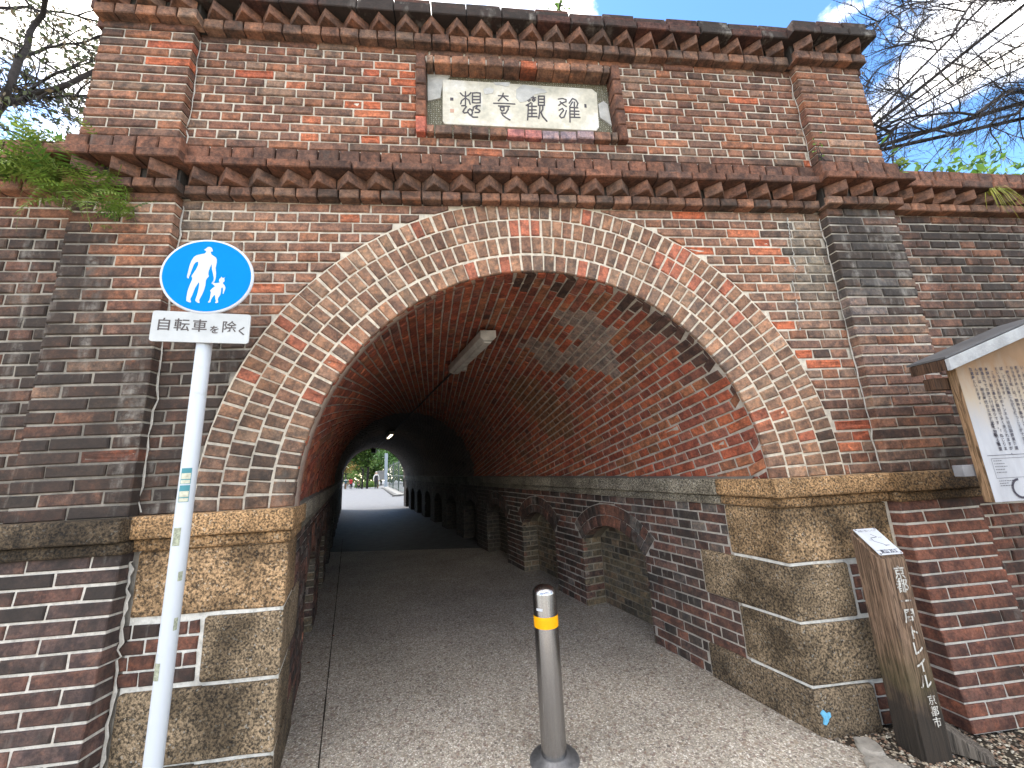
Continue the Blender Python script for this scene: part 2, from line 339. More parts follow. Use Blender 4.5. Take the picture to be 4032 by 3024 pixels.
# ---------------------------------------------------------------- brick engine
RNG = np.random.default_rng(11)
def lerp3(a, b, f): return tuple(a[i]+(b[i]-a[i])*f for i in range(3))
PAL = [(.255, .125, .080), (.232, .120, .081), (.212, .124, .087), (.305, .136, .078), (.172, .094, .068), (.258, .162, .113), (.232, .110, .074), (.190, .108, .077), (.280, .126, .074)]
DARKB = (.036, .030, .028)
ORANGE = [(.44, .130, .065), (.36, .105, .058), (.46, .16, .085)]
def gauss(x, z, cx, cz, rx, rz): return math.exp(-((x-cx)/rx)**2-((z-cz)/rz)**2)
def sstep(a, b, x): t = min(1, max(0, (x-a)/(b-a))); return t*t*(3-2*t)
def dark_at(x, z):              # z above springing; how sooted the wall is at this place
    d = 0.10
    d = max(d, 0.80*sstep(-1.1, -1.7, x)*sstep(1.25, 0.75, z), 0.72*sstep(-1.95, -2.5, x)*sstep(1.9, 1.3, z))
    d = max(d, 1.1*gauss(x, z, 2.27, 1.40, .30, .48), 0.35*gauss(x, z, 1.9, .95, .3, .5), .45*gauss(x, z, 1.85, 1.5, .2, .25))
    d = max(d, 0.70*sstep(2.45, 2.75, x)*sstep(1.95, 1.6, z), 0.55*sstep(1.9, 2.3, x)*sstep(0.5, 0.1, z)*sstep(-.4, -.1, z))
    d = max(d, 0.45*sstep(-.1, -.5, z)*sstep(-1.9, -2.2, x), 0.38*sstep(-1.5, -2.2, x)*sstep(2.2, 2.9, z), .3*sstep(2.75, 2.95, z)*sstep(0.5, -1.5, x))
    if 2.0 < z < 2.2: d = max(d, .35)
    return d
def brick_col(x, z, rng, zone='wall'):
    c = PAL[rng.integers(len(PAL))]
    d = dark_at(x, z); d += rng.normal(0, .09+.10*d)
    if zone == 'wall': c = lerp3(c, (.33, .29, .22), .85*min(1, gauss(x, z, 1.86, 1.40, .17, .42)+.5*gauss(x, z, -1.85, 1.6, .25, .2)))
    if zone == 'wall' and x > 2.0 and rng.random() < .45: c = lerp3(c, (.26, .25, .235), .8*gauss(x, z, 2.27, 1.3, .3, .5))
    if zone == 'wall' and -1.8 < x < 1.6 and 1.0 < z < 1.75: c = lerp3(c, (.34, .19, .125), .35*rng.random()+.15)
    if zone == 'ring':
        c = [(0.277, 0.162, 0.105), (0.250, 0.142, 0.092), (0.304, 0.189, 0.124), (0.223, 0.121, 0.081), (0.203, 0.132, 0.095), (0.238, 0.140, 0.095), (0.378, 0.132, 0.081), (0.324, 0.176, 0.108)][rng.integers(8)]
        d = max(0, 0.50*sstep(-.9, -1.5, x)*sstep(.9, .3, z)+.4*sstep(1.55, 1.75, x)*sstep(.9, .2, z)+rng.normal(0, .08))
    if zone == 'corn': c = [(.165, .080, .053), (.185, .086, .056), (.140, .075, .054), (.200, .092, .058)][rng.integers(4)]; d = max(0, rng.normal(.12, .12))
    if zone == 'cap_dark': c = (.10, .045, .035); d = max(0, rng.normal(.6, .2))
    if zone == 'band': c = lerp3(c, (.30, .19, .13), .25); d = max(0, rng.normal(.2, .2))
    if zone == 'low': c = [(.190, .082, .057), (.215, .090, .060), (.165, .078, .058), (.235, .094, .060)][rng.integers(4)]; d = max(0, rng.normal(.22+dark_at(x, z)*.35, .13))
    if zone == 'lowL': c = [(.145, .088, .074), (.165, .085, .066), (.130, .082, .072), (.190, .088, .064)][rng.integers(4)]; d = max(0, rng.normal(.55-.15*sstep(-.6, -1.1, z), .14))
    if zone == 'soffit':
        c = [(0.315, 0.087, 0.048), (0.277, 0.075, 0.045), (0.352, 0.105, 0.054), (0.240, 0.075, 0.050), (0.292, 0.117, 0.063), (0.255, 0.096, 0.066)][rng.integers(6)]; d = max(0, rng.normal(.06, .12))
    if zone == 'inwall': c = [(.175, .092, .070), (.160, .098, .080), (.200, .096, .070), (.150, .118, .100), (.24, .2, .17)][rng.choice(5, p=[.3, .27, .22, .15, .06])]; d = max(0, rng.normal(.42, .2))
    if zone == 'niche': c = [(.20, .155, .10), (.17, .14, .095), (.15, .13, .10), (.23, .17, .115)][rng.integers(4)]; d = max(0, rng.normal(.22, .16))
    d = min(.96, max(0, d)); c = lerp3(c, DARKB, d*.55)
    k = 1+rng.normal(0, .11)
    return (c[0]*k, c[1]*k, c[2]*k, rng.random()*.98+math.floor(d*10))
def mortar_col(x, z):
    d = dark_at(x, z); return (*lerp3((.56, .51, .425), (.32, .305, .285), min(1, d*.55)), d)
_cache = {}
def brick_local(poly, depth, rng, spall=False, bev=0.0055):
    """convex polygon (a,b) -> chamfered, slightly uneven brick; face at n=0, body towards -n"""
    m = len(poly); P = np.array(poly, float); c = P.mean(0)
    P = P+rng.normal(0, .0013, P.shape); Vs = []
    d_ = P-c; e = np.minimum(bev, np.abs(d_)*.45)
    I = P-np.sign(d_)*e
    fz = rng.normal(0, .0009, m)
    for a, b in P: Vs.append((a, b, -bev*.9-abs(rng.normal(0, .0008))))
    for i, (a, b) in enumerate(I): Vs.append((a, b, fz[i]))
    for a, b in P: Vs.append((a, b, -depth))
    F = [(i, (i+1) % m, m+(i+1) % m, m+i) for i in range(m)]+[(2*m+i, 2*m+(i+1) % m, (i+1) % m, i) for i in range(m)]
    if spall:
        for i in range(m): Vs[m+i] = (Vs[m+i][0], Vs[m+i][1], -rng.random()*.004)
        J = P-np.sign(d_)*np.minimum(.02, np.abs(d_)*.6); k = len(Vs)
        for a, b in J: Vs.append((a+rng.normal(0, .004), b+rng.normal(0, .003), -.001-rng.random()*.0075))
        k2 = len(Vs); w = P[:, 0].max()-P[:, 0].min()
        Vs.append((c[0]+rng.normal(0, .2*w), c[1], -.003-rng.random()*.005))
        F += [(m+i, m+(i+1) % m, k+(i+1) % m, k+i) for i in range(m)]+[(k+i, k+(i+1) % m, k2) for i in range(m)]
    else: F.append(tuple(m+i for i in range(m)))
    return Vs, F
class Bricks:
    def __init__(s): s.L = []
    def add(s, o, u, v, n, poly, depth, col, spall=False, rect=True, own=None):
        s.L.append((np.array(o, float), np.array(u, float), np.array(v, float), np.array(n, float), poly, depth, col, spall, rect, own))
    def emit(s, parent, limit, name='brick', field='brickwork', seed=1):
        rng = np.random.default_rng(seed); A = []
        for (o, u, v, n, poly, depth, col, sp, rect, own) in s.L:
            vis = float((CAMP-o)@n); a_ = 0
            if vis > 0:
                W = [proj(o+u*a+v*b) for a, b in poly]
                if all(w[2] > .1 for w in W) and any(0 < w[0] < 4032 and 0 < w[1] < 3024 for w in W):
                    a_ = abs(sum(W[i][0]*W[(i+1) % len(W)][1]-W[(i+1) % len(W)][0]*W[i][1] for i in range(len(W))))/2
            A.append(a_)
        order = np.argsort(-np.array(A)); indiv = set(int(i) for i in order[:limit] if A[i] > 100)
        fb = MB(); first = None
        for i, (o, u, v, n, poly, depth, col, sp, rect, own) in enumerate(s.L):
            par = own if own is not None else parent
            mw = Matrix(((u[0], v[0], n[0], o[0]), (u[1], v[1], n[1], o[1]), (u[2], v[2], n[2], o[2]), (0, 0, 0, 1)))
            if i in indiv:
                if rect:
                    w = poly[1][0]-poly[0][0]; h = poly[2][1]-poly[1][1]
                    key = (round(w/.004), round(h/.002), round(depth, 3), sp, int(rng.integers(3)))
                    if key not in _cache:
                        Vs, F = brick_local(poly, depth, rng, sp); me = mesh(name, Vs, F); me.materials.append(M['brick_o']); _cache[key] = me
                    me = _cache[key]
                else:
                    Vs, F = brick_local(poly, depth, rng, sp); me = mesh(name, Vs, F); me.materials.append(M['brick_o'])
                b = bpy.data.objects.new(name, me); b.color = (col[0], col[1], col[2], col[3]); link(b, par, None, mw)
            else:
                Vs, F = brick_local(poly, depth, rng, sp)
                fb.add([o+u*a+v*b_+n*c for a, b_, c in Vs], F, col)
        if fb.V:
            f = obj(field, fb.V, fb.F, M['brick_j'], parent, cols=fb.C); stuff(f)
X_, Y_, Z_ = np.eye(3)
SPALL = [(-1.60, 2.83), (-1.4, 2.83), (-1.72, 2.66), (-1.46, 2.58), (-1.40, 2.33), (-2.22, 2.80), (-2.12, 2.80), (-2.1, 2.66), (-.76, 2.80), (-.74, 2.74), (-.74, 2.66), (-.76, 2.60),
         (-.95, 2.72), (-.98, 2.42), (-1.07, 2.47), (-.92, 2.36), (-.76, 2.45), (-.75, 2.32), (-1.0, 2.3), (-.95, 2.22), (-1.3, 2.2), (-.3, 2.14), (.15, 2.2),
         (1.63, 2.66), (1.93, 2.34), (2.15, 2.83),
         (1.35, 1.66), (1.0, 1.69), (1.50, 1.59), (1.63, 1.44), (1.72, 1.38), (1.58, 1.52), (1.62, .93), (1.71, .76), (1.80, .66), (1.9, .14), (1.95, .2), (1.92, .27), (-1.05, 1.64), (-1.62, 1.22)]
def is_spall(x, z, hw, hh):
    for a, b in SPALL:
        if abs(a-x) < hw and abs(b-z) < hh: return True
    return False
def clip_half(poly, nx, nz, d):     # keep nx*x+nz*z >= d
    out = []; m = len(poly)
    for i in range(m):
        a, b = poly[i], poly[(i+1) % m]; da = nx*a[0]+nz*a[1]-d; db = nx*b[0]+nz*b[1]-d
        if da >= 0: out.append(a)
        if da*db < 0: t = da/(da-db); out.append((a[0]+(b[0]-a[0])*t, a[1]+(b[1]-a[1])*t))
    return out
def parea(p_): return abs(sum(p_[i][0]*p_[(i+1) % len(p_)][1]-p_[(i+1) % len(p_)][0]*p_[i][1] for i in range(len(p_))))/2
JT = .0118
def rows_english(x0, x1, z0, n, ch, stretch_first, rng):
    for r_ in range(n):
        za, zb = z0+r_*ch+JT/2, z0+(r_+1)*ch-JT/2
        st = (r_ % 2 == 0) == stretch_first; L = .239 if st else .1195
        x = x0-(.0 if st else .06)-(0.12 if (st and (r_//2) % 2) else 0)+rng.normal(0, .006)-L
        while x < x1:
            w = L+rng.normal(0, .003); a, b = max(x, x0)+JT/2, min(x+w, x1)-JT/2
            if b-a > .03: yield a, b, za, zb
            x += w
def rows_pil(x0, x1, z0, n, ch, rng, flip=0):
    w = x1-x0
    for r_ in range(n):
        za, zb = z0+r_*ch+JT/2, z0+(r_+1)*ch-JT/2
        q = [0, .5, 1] if (r_+flip) % 2 else [0, .24, .76, 1]
        q = [q[0]]+[t+rng.normal(0, .008) for t in q[1:-1]]+[q[-1]]
        for i in range(len(q)-1):
            yield x0+w*q[i]+(JT/2 if i else 0), x0+w*q[i+1]-(JT/2 if i < len(q)-2 else 0), za, zb
def wall_brick(B, a, b, za, zb, Y, zone, rng, depth=.06, own=None, polyclip=None, col=None, tilt=0):
    cx, cz = (a+b)/2, (za+zb)/2
    sp = (abs(cx) < 2.6 and is_spall(cx, cz, (b-a)/2, (zb-za)/2)) or (zone == 'wall' and rng.random() < .004)
    c = col or brick_col(cx, cz, rng, zone)
    if sp: o_ = ORANGE[rng.integers(3)]; c = (*o_, c[3])
    poly = [(a-cx, za-cz), (b-cx, za-cz), (b-cx, zb-cz), (a-cx, zb-cz)]; rect = True
    if polyclip: 
        poly = [(x-cx, z-cz) for x, z in polyclip]; rect = False
    B.add((cx, Y+rng.normal(0, .0016), cz+H), X_, Z_, -Y_, poly, depth, c, sp, rect, own)

# ================================================================ the setting
def sheet(name, pts, z, mat): return struct(obj(name, [(x, y, z) for x, y in pts], [tuple(range(len(pts)))], mat))
sheet('ground', [(-400, -400), (400, -400), (400, 16.4), (-400, 16.4)], -0.02, M['earth'])
DX, DY = -0.28475, 0.95859
DD = np.array([DX, DY, 0.]); SL = 16.7                       # tunnel axis, length along it
def tun(x, s, z): return np.array([x+s*DX, s*DY, z+H])
path = struct(obj('path', [(-9, -9, 0), (2.6, -9, 0), (2.05, -1.1, 0), (1.62, -.42, 0), (1.40, -.12, 0), (1.30, -.005, 0), *[tuple(tun(1.58, s, -H)) for s in (0.02, 5.6)], *[tuple(tun(-1.58, s, -H)) for s in (6.4, .02)], (-1.31, -.01, 0), (-9, -.01, 0)],
                  [(0, 1, 2, 3, 4, 5, 6, 7, 8, 9, 10, 11)], M['path']))
struct(obj('gravel_ground', [(2.6, -9, -.012), (9, -9, -.012), (9, .06, -.012), (1.25, .06, -.012), (1.30, -.1, -.012), (1.55, -.42, -.012), (2.0, -1.1, -.012)], [(0, 1, 2, 3, 4, 5, 6)], M['soil']))
struct(obj('tunnel_floor', [tuple(tun(1.58, 5.6, -H-.002)), tuple(tun(1.58, SL, -H-.002)), tuple(tun(-1.58, SL, -H-.002)), tuple(tun(-1.58, 6.4, -H-.002))], [(0, 1, 2, 3)], M['shade_dark_asphalt']))  # deep floor piece coloured darker to imitate the fall-off into shade
# dark path edge groove along the left tunnel wall
gp = [tun(-1.13, s, -H+.003) for s in np.linspace(.1, 8, 30)]
gm = MB()
for i in range(len(gp)-1):
    a, b = gp[i], gp[i+1]; w = .003+.003*random.random(); gm.add([a-X_*w, a+X_*w, b+X_*w, b-X_*w], [(0, 1, 2, 3)])
stuff(tag(gm.build('joint_line', M['soil']), 'narrow dark joint in the path along the tunnel wall', 'path joint'))
# road outside the far mouth: level, then falling away
rd = MB(); ys = [(SL, 0), (36, .05), (41, 0.02), (64, -.62), (110, -1.4), (260, -2.5)]
for i in range(len(ys)-1):
    (s0, z0), (s1, z1) = ys[i], ys[i+1]; rd.add([tun(-60 if i else -14, s0, -H+z0), tun(60 if i else 14, s0, -H+z0), tun(60, s1, -H+z1), tun(-60, s1, -H+z1)], [(0, 1, 2, 3)])
struct(rd.build('road', M['asphalt']))
# earth bank carried over the tunnel
bk = MB(); 
for (xa, xb) in ((-40, -1.65), (1.65, 40)):
    V = [tun(xa, .35, -H), tun(xb, .35, -H), tun(xb, SL-.3, -H), tun(xa, SL-.3, -H), tun(xa, .35, 1.98), tun(xb, .35, 1.98), tun(xb, SL-.3, 1.98), tun(xa, SL-.3, 1.98)]
    bk.add(V, [(3, 2, 1, 0), (4, 5, 6, 7), (0, 1, 5, 4), (1, 2, 6, 5), (2, 3, 7, 6), (3, 0, 4, 7)])
V = [tun(-1.65, .35, 1.5), tun(1.65, .35, 1.5), tun(1.65, SL-.3, 1.5), tun(-1.65, SL-.3, 1.5), tun(-1.65, .35, 1.98), tun(1.65, .35, 1.98), tun(1.65, SL-.3, 1.98), tun(-1.65, SL-.3, 1.98)]
bk.add(V, [(3, 2, 1, 0), (4, 5, 6, 7), (0, 1, 5, 4), (1, 2, 6, 5), (2, 3, 7, 6), (3, 0, 4, 7)])
struct(bk.build('embankment', M['earth']))

# ================================================================ tunnel portal
MO = .0095                       # how far the joints sit behind the brick faces
RI, RO = 1.300, 1.778            # arch: intrados and extrados
CH = 1.745/27                    # course height of the spandrels
CHU = (2.963-2.114)/13           # course height of the parapet
UX0, UX1 = 2.053, 2.573          # parapet pilaster
LX0, LX1 = 2.015, 2.535          # lower pilaster
PD = .056                        # pilaster projection
def panel(name, x0, x1, z0, z1, Y, parent, st=.12, back=None):
    nx, nz = max(1, int((x1-x0)/st)), max(1, int((z1-z0)/st)); V = []; F = []; C = []
    for j in range(nz+1):
        for i in range(nx+1):
            x, z = x0+(x1-x0)*i/nx, z0+(z1-z0)*j/nz; V.append((x, Y, z+H)); C.append(mortar_col(x, z))
    for j in range(nz):
        for i in range(nx): k = j*(nx+1)+i; F.append((k, k+1, k+nx+2, k+nx+1))
    if back is not None:
        n = len(V); V += [(x0, Y, z0+H), (x1, Y, z0+H), (x1, Y, z1+H), (x0, Y, z1+H), (x0, back, z0+H), (x1, back, z0+H), (x1, back, z1+H), (x0, back, z1+H)]
        C += [mortar_col(x, z) for x, z in ((x0, z0), (x1, z0), (x1, z1), (x0, z1))]*2
        F += [(n+0, n+4, n+5, n+1), (n+1, n+5, n+6, n+2), (n+2, n+6, n+7, n+3), (n+3, n+7, n+4, n+0), (n+5, n+4, n+7, n+6)]
    return obj(name, V, F, M['mortar'], parent, cols=C)
portal = thing('tunnel_portal', 'red brick tunnel portal with round arch, dogtooth cornices and stone name plaque', 'tunnel portal', (0, 0, 0))
BW = Bricks()
rng = np.random.default_rng(3)
# --- spandrel wall around the arch
V = []; F = []; C = []; NTH, NR = 72, 9
for i in range(NTH+1):
    th = math.pi*i/NTH; cx, sx = math.cos(th), math.sin(th)
    rb = min(2.07/max(abs(cx), 1e-6), 1.80/max(sx, 1e-6)); 
    for j in range(NR+1):
        r_ = 1.36+(max(rb, 1.40)-1.36)*j/NR; x, z = r_*cx, r_*sx; V.append((x, MO, z+H)); C.append(mortar_col(x, z))
for i in range(NTH):
    for j in range(NR): k = i*(NR+1)+j; F.append((k, k+1, k+NR+2, k+NR+1))
V += [(2.07, MO, H+1.80), (-2.07, MO, H+1.80)]; C += [mortar_col(2, 1.7), mortar_col(-2, 1.7)]
i0 = min(range(NTH+1), key=lambda i: abs(math.atan2(1.8, 2.07)-math.pi*i/NTH)); 
spandrel = obj('spandrel_wall', V, F, M['mortar'], portal, cols=C)
panel('wall_backing', -2.1, 2.1, 1.30, 1.80, .16, portal, .3); 
for sx in (-1, 1): panel('wall_backing', min(sx*1.5, sx*2.1), max(sx*1.5, sx*2.1), 0, 1.80, .012, portal, .2)
for a, b, za, zb in rows_english(-LX0-.01, LX0+.01, 0.0, 27, CH, True, rng):
    cx, cz = (a+b)/2, (za+zb)/2; poly = [(a, za), (b, za), (b, zb), (a, zb)]
    dist = [math.hypot(x, z) for x, z in poly]; R2 = RO+.008
    if max(dist) < R2: continue
    pc = None
    if min(dist) < R2 or (a < 0 < b and za < R2):
        L = math.hypot(cx, cz); pc = clip_half(poly, cx/L, cz/L, R2)
        if len(pc) < 3 or parea(pc) < .0012: continue
    wall_brick(BW, a, b, za, zb, 0, 'wall', rng, polyclip=pc)
# --- parapet wall, plaque opening left free
PX0, PX1, PZ0, PZ1 = -.700, .702, 2.240, 2.868
panel('parapet_wall', -UX0-.02, PX0+.02, 1.99, 3.0, MO, portal, .12, .3); panel('parapet_wall', PX1-.02, UX0+.02, 1.99, 3.0, MO, portal, .12, .3)
panel('parapet_wall', PX0+.02, PX1-.02, 1.99, PZ0+.02, MO, portal, .12, .3); panel('parapet_wall', PX0+.02, PX1-.02, PZ1-.02, 3.0, MO, portal, .12, .3)
panel('parapet_core', -UX1+.01, UX1-.01, 1.7, 3.2, .16, portal, .3, .55)
for a, b, za, zb in rows_english(-UX0-.01, UX0+.01, 2.114-CHU, 14, CHU, False, rng):
    if a < PX1 and b > PX0 and za < PZ1-.012 and zb > PZ0+.012:
        if a < PX0-.03: b = PX0-.004
        elif b > PX1+.03: a = PX1+.004
        elif zb > PZ1+.02: za = PZ1+.004
        elif za < PZ0-.02: zb = PZ0-.004
        else: continue
        if b-a < .03 or zb-za < .02: continue
    wall_brick(BW, a, b, za, zb, 0, 'wall', rng)
# fill course between parapet brickwork and band
# --- stone pier flanks: brick infill beside the quoins (below the string course)
for sx in (-1, 1):
    panel('pier_wall', min(sx*1.32, sx*2.1), max(sx*1.32, sx*2.1), -H, -.1, MO+.004, portal, .15)
    hp = (H-.15)/17
    for a, b, za, zb in [q for r_ in range(17) for q in rows_english((lambda cz: 2.1 if cz > -.462 else 1.67 if cz > -.752 else (2.1 if sx < 0 else 1.80) if cz > -1.052 else (1.662 if sx > 0 else 1.9))(-H+(r_+.5)*hp)+.012, LX0+.02, -H+r_*hp, 1, hp, r_ % 2 == 0, rng)]:
        cz = (za+zb)/2
        solid = 2.1 if cz > -.462 else 1.67 if cz > -.752 else (2.1 if sx < 0 else 1.80) if cz > -1.052 else (1.662 if sx > 0 else 1.9)
        a2 = max(a, solid+.012)
        if b-a2 < .03: continue
        wall_brick(BW, *(sorted((sx*a2, sx*b))), za, zb, 0, 'low', rng)
BW.emit(spandrel, 300, 'brick', 'brickwork', 21)
for o in list(COL.objects):
    if o.name.startswith('brickwork') and o.parent is spandrel: pass

# --- arch ring of four brick courses
V = []; F = []; C = []; N = 80
for i in range(N+1):
    th = math.pi*i/N
    for r_, y in ((RI+.012, .10), (RI+.011, .0045), (RO+.004, .0045), (RO+.004, .09)):
        V.append((r_*math.cos(th), y, r_*math.sin(th)+H)); C.append((.16, .08, .06, 0) if y > .05 and r_ < 1.5 else (*lerp3((.58, .52, .425), (.33, .31, .28), 0.6*sstep(-.9, -1.5, r_*math.cos(th))*sstep(.8, .2, r_*math.sin(th))), .1))
for i in range(N):
    for j in range(3): k = i*4+j; F.append((k, k+1, k+5, k+4))
ring = obj('arch_ring', V, F, M['mortar'], portal, cols=C)
BA = Bricks(); T = (RO-RI)/4
for q in range(4):
    r0, r1 = RI+q*T, RI+(q+1)*T; n = int(round(math.pi*r0/.0655))
    off = rng.normal(0, .1)
    for i in range(n):
        th = math.pi*(i+.5)/n+rng.normal(0, .0009); ca, sa = math.cos(th), math.sin(th); rm = (r0+r1)/2
        hw = (math.pi*r0/n-JT)/2; hw2 = (math.pi*r1/n-JT)/2; hr = (T-JT*(.2 if q in (0,) else 1))/2
        hr = (T-JT)/2; rmm = rm if q else rm-JT*.3
        u = np.array([-sa, 0, ca]); v = np.array([ca, 0, sa]); x, z = rmm*ca, rmm*sa
        # polygon in (u: tangential, v: radial); -Y faces the viewer so flip u to keep the winding
        poly = [(-hw, -hr), (hw, -hr), (hw2, hr), (-hw2, hr)]
        col = brick_col(x, z, rng, 'ring')
        sp = (q == 0 and (153 < math.degrees(th) < 156.5 or 12.5 < math.degrees(th) < 17)) or (q == 1 and 13 < math.degrees(th) < 16)
        if q == 0 and (140 < math.degrees(th) < 152 and i % 2 == 0): sp = True
        if sp: col = (*lerp3(ORANGE[rng.integers(3)], (.2, .1, .07), .35), col[3])
        BA.add((x, -.004+rng.normal(0, .0015), z+H), -u, v, -Y_, [(a, b) for a, b in poly], .02 if q == 0 else .06, col, sp, False)
BA.emit(ring, 300, 'arch_brick', 'arch_brickwork', 5)

# --- pilasters
def pilaster(x0, x1, z0, z1, n, zone, flip, name, dz=0.0, batter=0.0, wing=0):
    ch = (z1-z0)/n
    core = panel(name, x0+.006, x1-.006, z0, z1, -PD+MO, portal, .12, .12) if not batter else None
    if batter:
        V = [(x0+.006, -PD-batter+MO, z0+H), (x1-.006, -PD-batter+MO, z0+H), (x1-.006, -PD+MO, z1+H), (x0+.006, -PD+MO, z1+H), (x0+.006, .1, z0+H), (x1-.006, .1, z0+H), (x1-.006, .1, z1+H), (x0+.006, .1, z1+H)]
        core = obj(name, V, [(0, 1, 2, 3), (1, 5, 6, 2), (4, 0, 3, 7)], M['mortar'], portal, cols=[(.55, .52, .47, .15)]*8)
    B = Bricks()
    for a, b, za, zb in rows_pil(x0, x1, z0, n, ch, rng, flip):
        if not batter: wall_brick(B, a, b, za, zb, -PD, zone, rng, depth=PD+.03)
        else:
            f = (z1-(za+zb)/2)/(z1-z0); y = -PD-batter*f; cx, cz = (a+b)/2, (za+zb)/2
            vv = np.array([0, batter/(z1-z0), 1.]); vv /= np.linalg.norm(vv); nn = np.cross(X_, vv)
            B.add((cx, y, cz+H), X_, vv, nn, [(a-cx, za-cz), (b-cx, za-cz), (b-cx, zb-cz), (a-cx, zb-cz)], PD+batter+.02, brick_col(cx, cz, rng, zone))
    B.emit(core, 90, 'brick', 'brickwork', 7+flip)
    return core
for sx in (-1, 1):
    a, b = sorted((sx*UX0, sx*UX1)); pilaster(a, b, 2.045, 2.958, 14, 'wall', sx > 0, 'parapet_pilaster')
    a, b = sorted((sx*LX0, sx*LX1)); pilaster(a, b, 0.0, 1.75, 27, 'wall', sx < 0, 'pilaster')
    pilaster(a, b, -H, -.15, 17, 'low' if sx > 0 else 'lowL', sx > 0, 'pilaster_base', batter=.085)

# --- cornices: band, dogtooth row, two oversailing courses; they break forward over the pilasters
def course(B, x0, x1, z0, z1, y, L, zone, depth, own=None, jx=JT*.7):
    n = max(1, int(round((x1-x0)/L))); w = (x1-x0)/n
    for i in range(n):
        a, b = x0+i*w+jx/2, x0+(i+1)*w-jx/2; wall_brick(B, a, b, z0, z1, y, zone, rng, depth=depth)
def tooth_mesh(hw, tip, h):
    e = .004
    prof = [(0, -tip), (hw, -tip+hw*1.02), (0, -tip+2*hw), (-hw, -tip+hw*1.02)]
    V = []
    for z, ins in ((0, e), (e, 0), (h-e, 0), (h, e)):
        for x, y in prof: V.append((x*(1-ins/hw), y+(ins if y == -tip else 0), z))
    F = [(3, 2, 1, 0), (12, 13, 14, 15)]+[(4*j+i, 4*j+(i+1) % 4, 4*j+4+(i+1) % 4, 4*j+4+i) for j in range(3) for i in range(4)]
    me = mesh('dogtooth_brick', V, F); me.materials.append(M['brick_o']); return me
TOOTH = [tooth_mesh(.082*k, .112, .070*q) for k, q in ((1, 1), (.95, 1), (1.03, .98), (.9, 1))]
def cornice(name, segs, z, parent, upper, label=None):
    """segs: list of (x0, x1, front y). z: band bottom, band top, tooth top, course B top, course A top"""
    V = []; F = []
    cm = MB()
    for (x0, x1, y) in segs: cm.box((x0+.006, y-.02, z[0]+.012+H), (x1-.006, .45 if upper else .3, z[4]-.008+H))
    core = cm.build(name, M['mortar'], parent, cols=False); setcol(core.data, [(.05, .043, .038, 1)]*len(core.data.vertices))  # core coloured near black to imitate the shaded recesses between the teeth
    B = Bricks()
    for (x0, x1, y) in segs:
        ex0 = x0-(.0 if x0 > -2 and x0 < 2 and abs(abs(x0)-LX0) < .09 and abs(y) < .01 else 0); ex1 = x1
        course(B, x0, x1, z[0], z[1]-.004, y-.055, .1195, 'band', .09)
        course(B, x0-(.045 if y < -.01 else 0), x1+(.045 if y < -.01 else 0), z[2]+.003, z[3]-.005, y-.125, .239, 'cap_dark' if upper else 'corn', .16)
        course(B, x0-(.01 if y < -.01 else 0), x1+(.01 if y < -.01 else 0), z[3]+.003, z[4], y-(.105 if upper else .072), .1195 if not upper else .239, 'cap_dark' if upper else 'corn', .14)
        pit = .166; n = max(1, int(round((x1-x0)/pit))); w = (x1-x0)/n
        for i in range(n):
            pass
            me = TOOTH[rng.integers(4)]; t = bpy.data.objects.new('dogtooth_brick', me)
            c = brick_col(x0+(i+.5)*w, z[1], rng, 'corn'); c = lerp3(c[:3], (.24, .165, .115), .10+.22*rng.random()); t.color = (*c, rng.random())
            link(t, core, None, Matrix.Translation((x0+(i+.5)*w, y, z[1]+.002+H)) @ Matrix.Rotation(rng.normal(0, .035), 4, 'Z') @ Matrix.Diagonal((1, 1, (z[2]-z[1])/.070, 1)))
    B.emit(core, 130, 'cornice_brick', 'cornice_brickwork', 9)
    return core
UZ = (2.944, 3.018, 3.090, 3.160, 3.206); LZ = (1.745, 1.806, 1.880, 1.940, 2.052)
cornice('upper_cornice', [(-UX1-.02, -UX0+.04, -PD), (-UX0+.04, UX0-.04, 0), (UX0-.04, UX1+.02, -PD)], UZ, portal, True)
cornice('lower_cornice', [(-LX1-.02, -LX0+.03, -PD), (-LX0+.03, LX0-.03, 0), (LX0-.03, LX1+.02, -PD)], LZ, portal, False)
# rough top bricks of the parapet
B = Bricks()
for x0, x1, y in ((-UX1-.06, -UX0+.02, -PD), (-UX0+.02, UX0-.02, 0), (UX0-.02, UX1+.06, -PD)):
    n = int(round((x1-x0)/.235))
    for i in range(n):
        w = (x1-x0)/n; a, b = x0+i*w+.004, x0+(i+1)*w-.004
        if rng.random() < .06 and y == 0: continue
        wall_brick(B, a, b, UZ[4]+.004, UZ[4]+.048+rng.normal(0, .004)+(.015 if y else 0), y-.085+rng.normal(0, .006), 'cap_dark', rng, depth=.30)
B.emit(portal, 80, 'coping_brick', 'coping_brickwork', 3)
# a few dislodged bricks on the returning ends of the parapet
for sx in (-1, 1):
    e = MB(); e.box((min(sx*2.55, sx*2.70), -.02, UZ[2]+H), (max(sx*2.55, sx*2.70), .5, UZ[3]+H)); e.box((min(sx*2.55, sx*2.64), -.02, UZ[0]+H), (max(sx*2.55, sx*2.64), .5, UZ[1]+H)); e.box((min(sx*2.55, sx*2.67), .0, UZ[3]+H), (max(sx*2.55, sx*2.67), .5, UZ[4]+H))
    o = e.build('cornice_return', M['brick_o'], portal, bev=.004); o.color = (.10, .05, .04, .3)

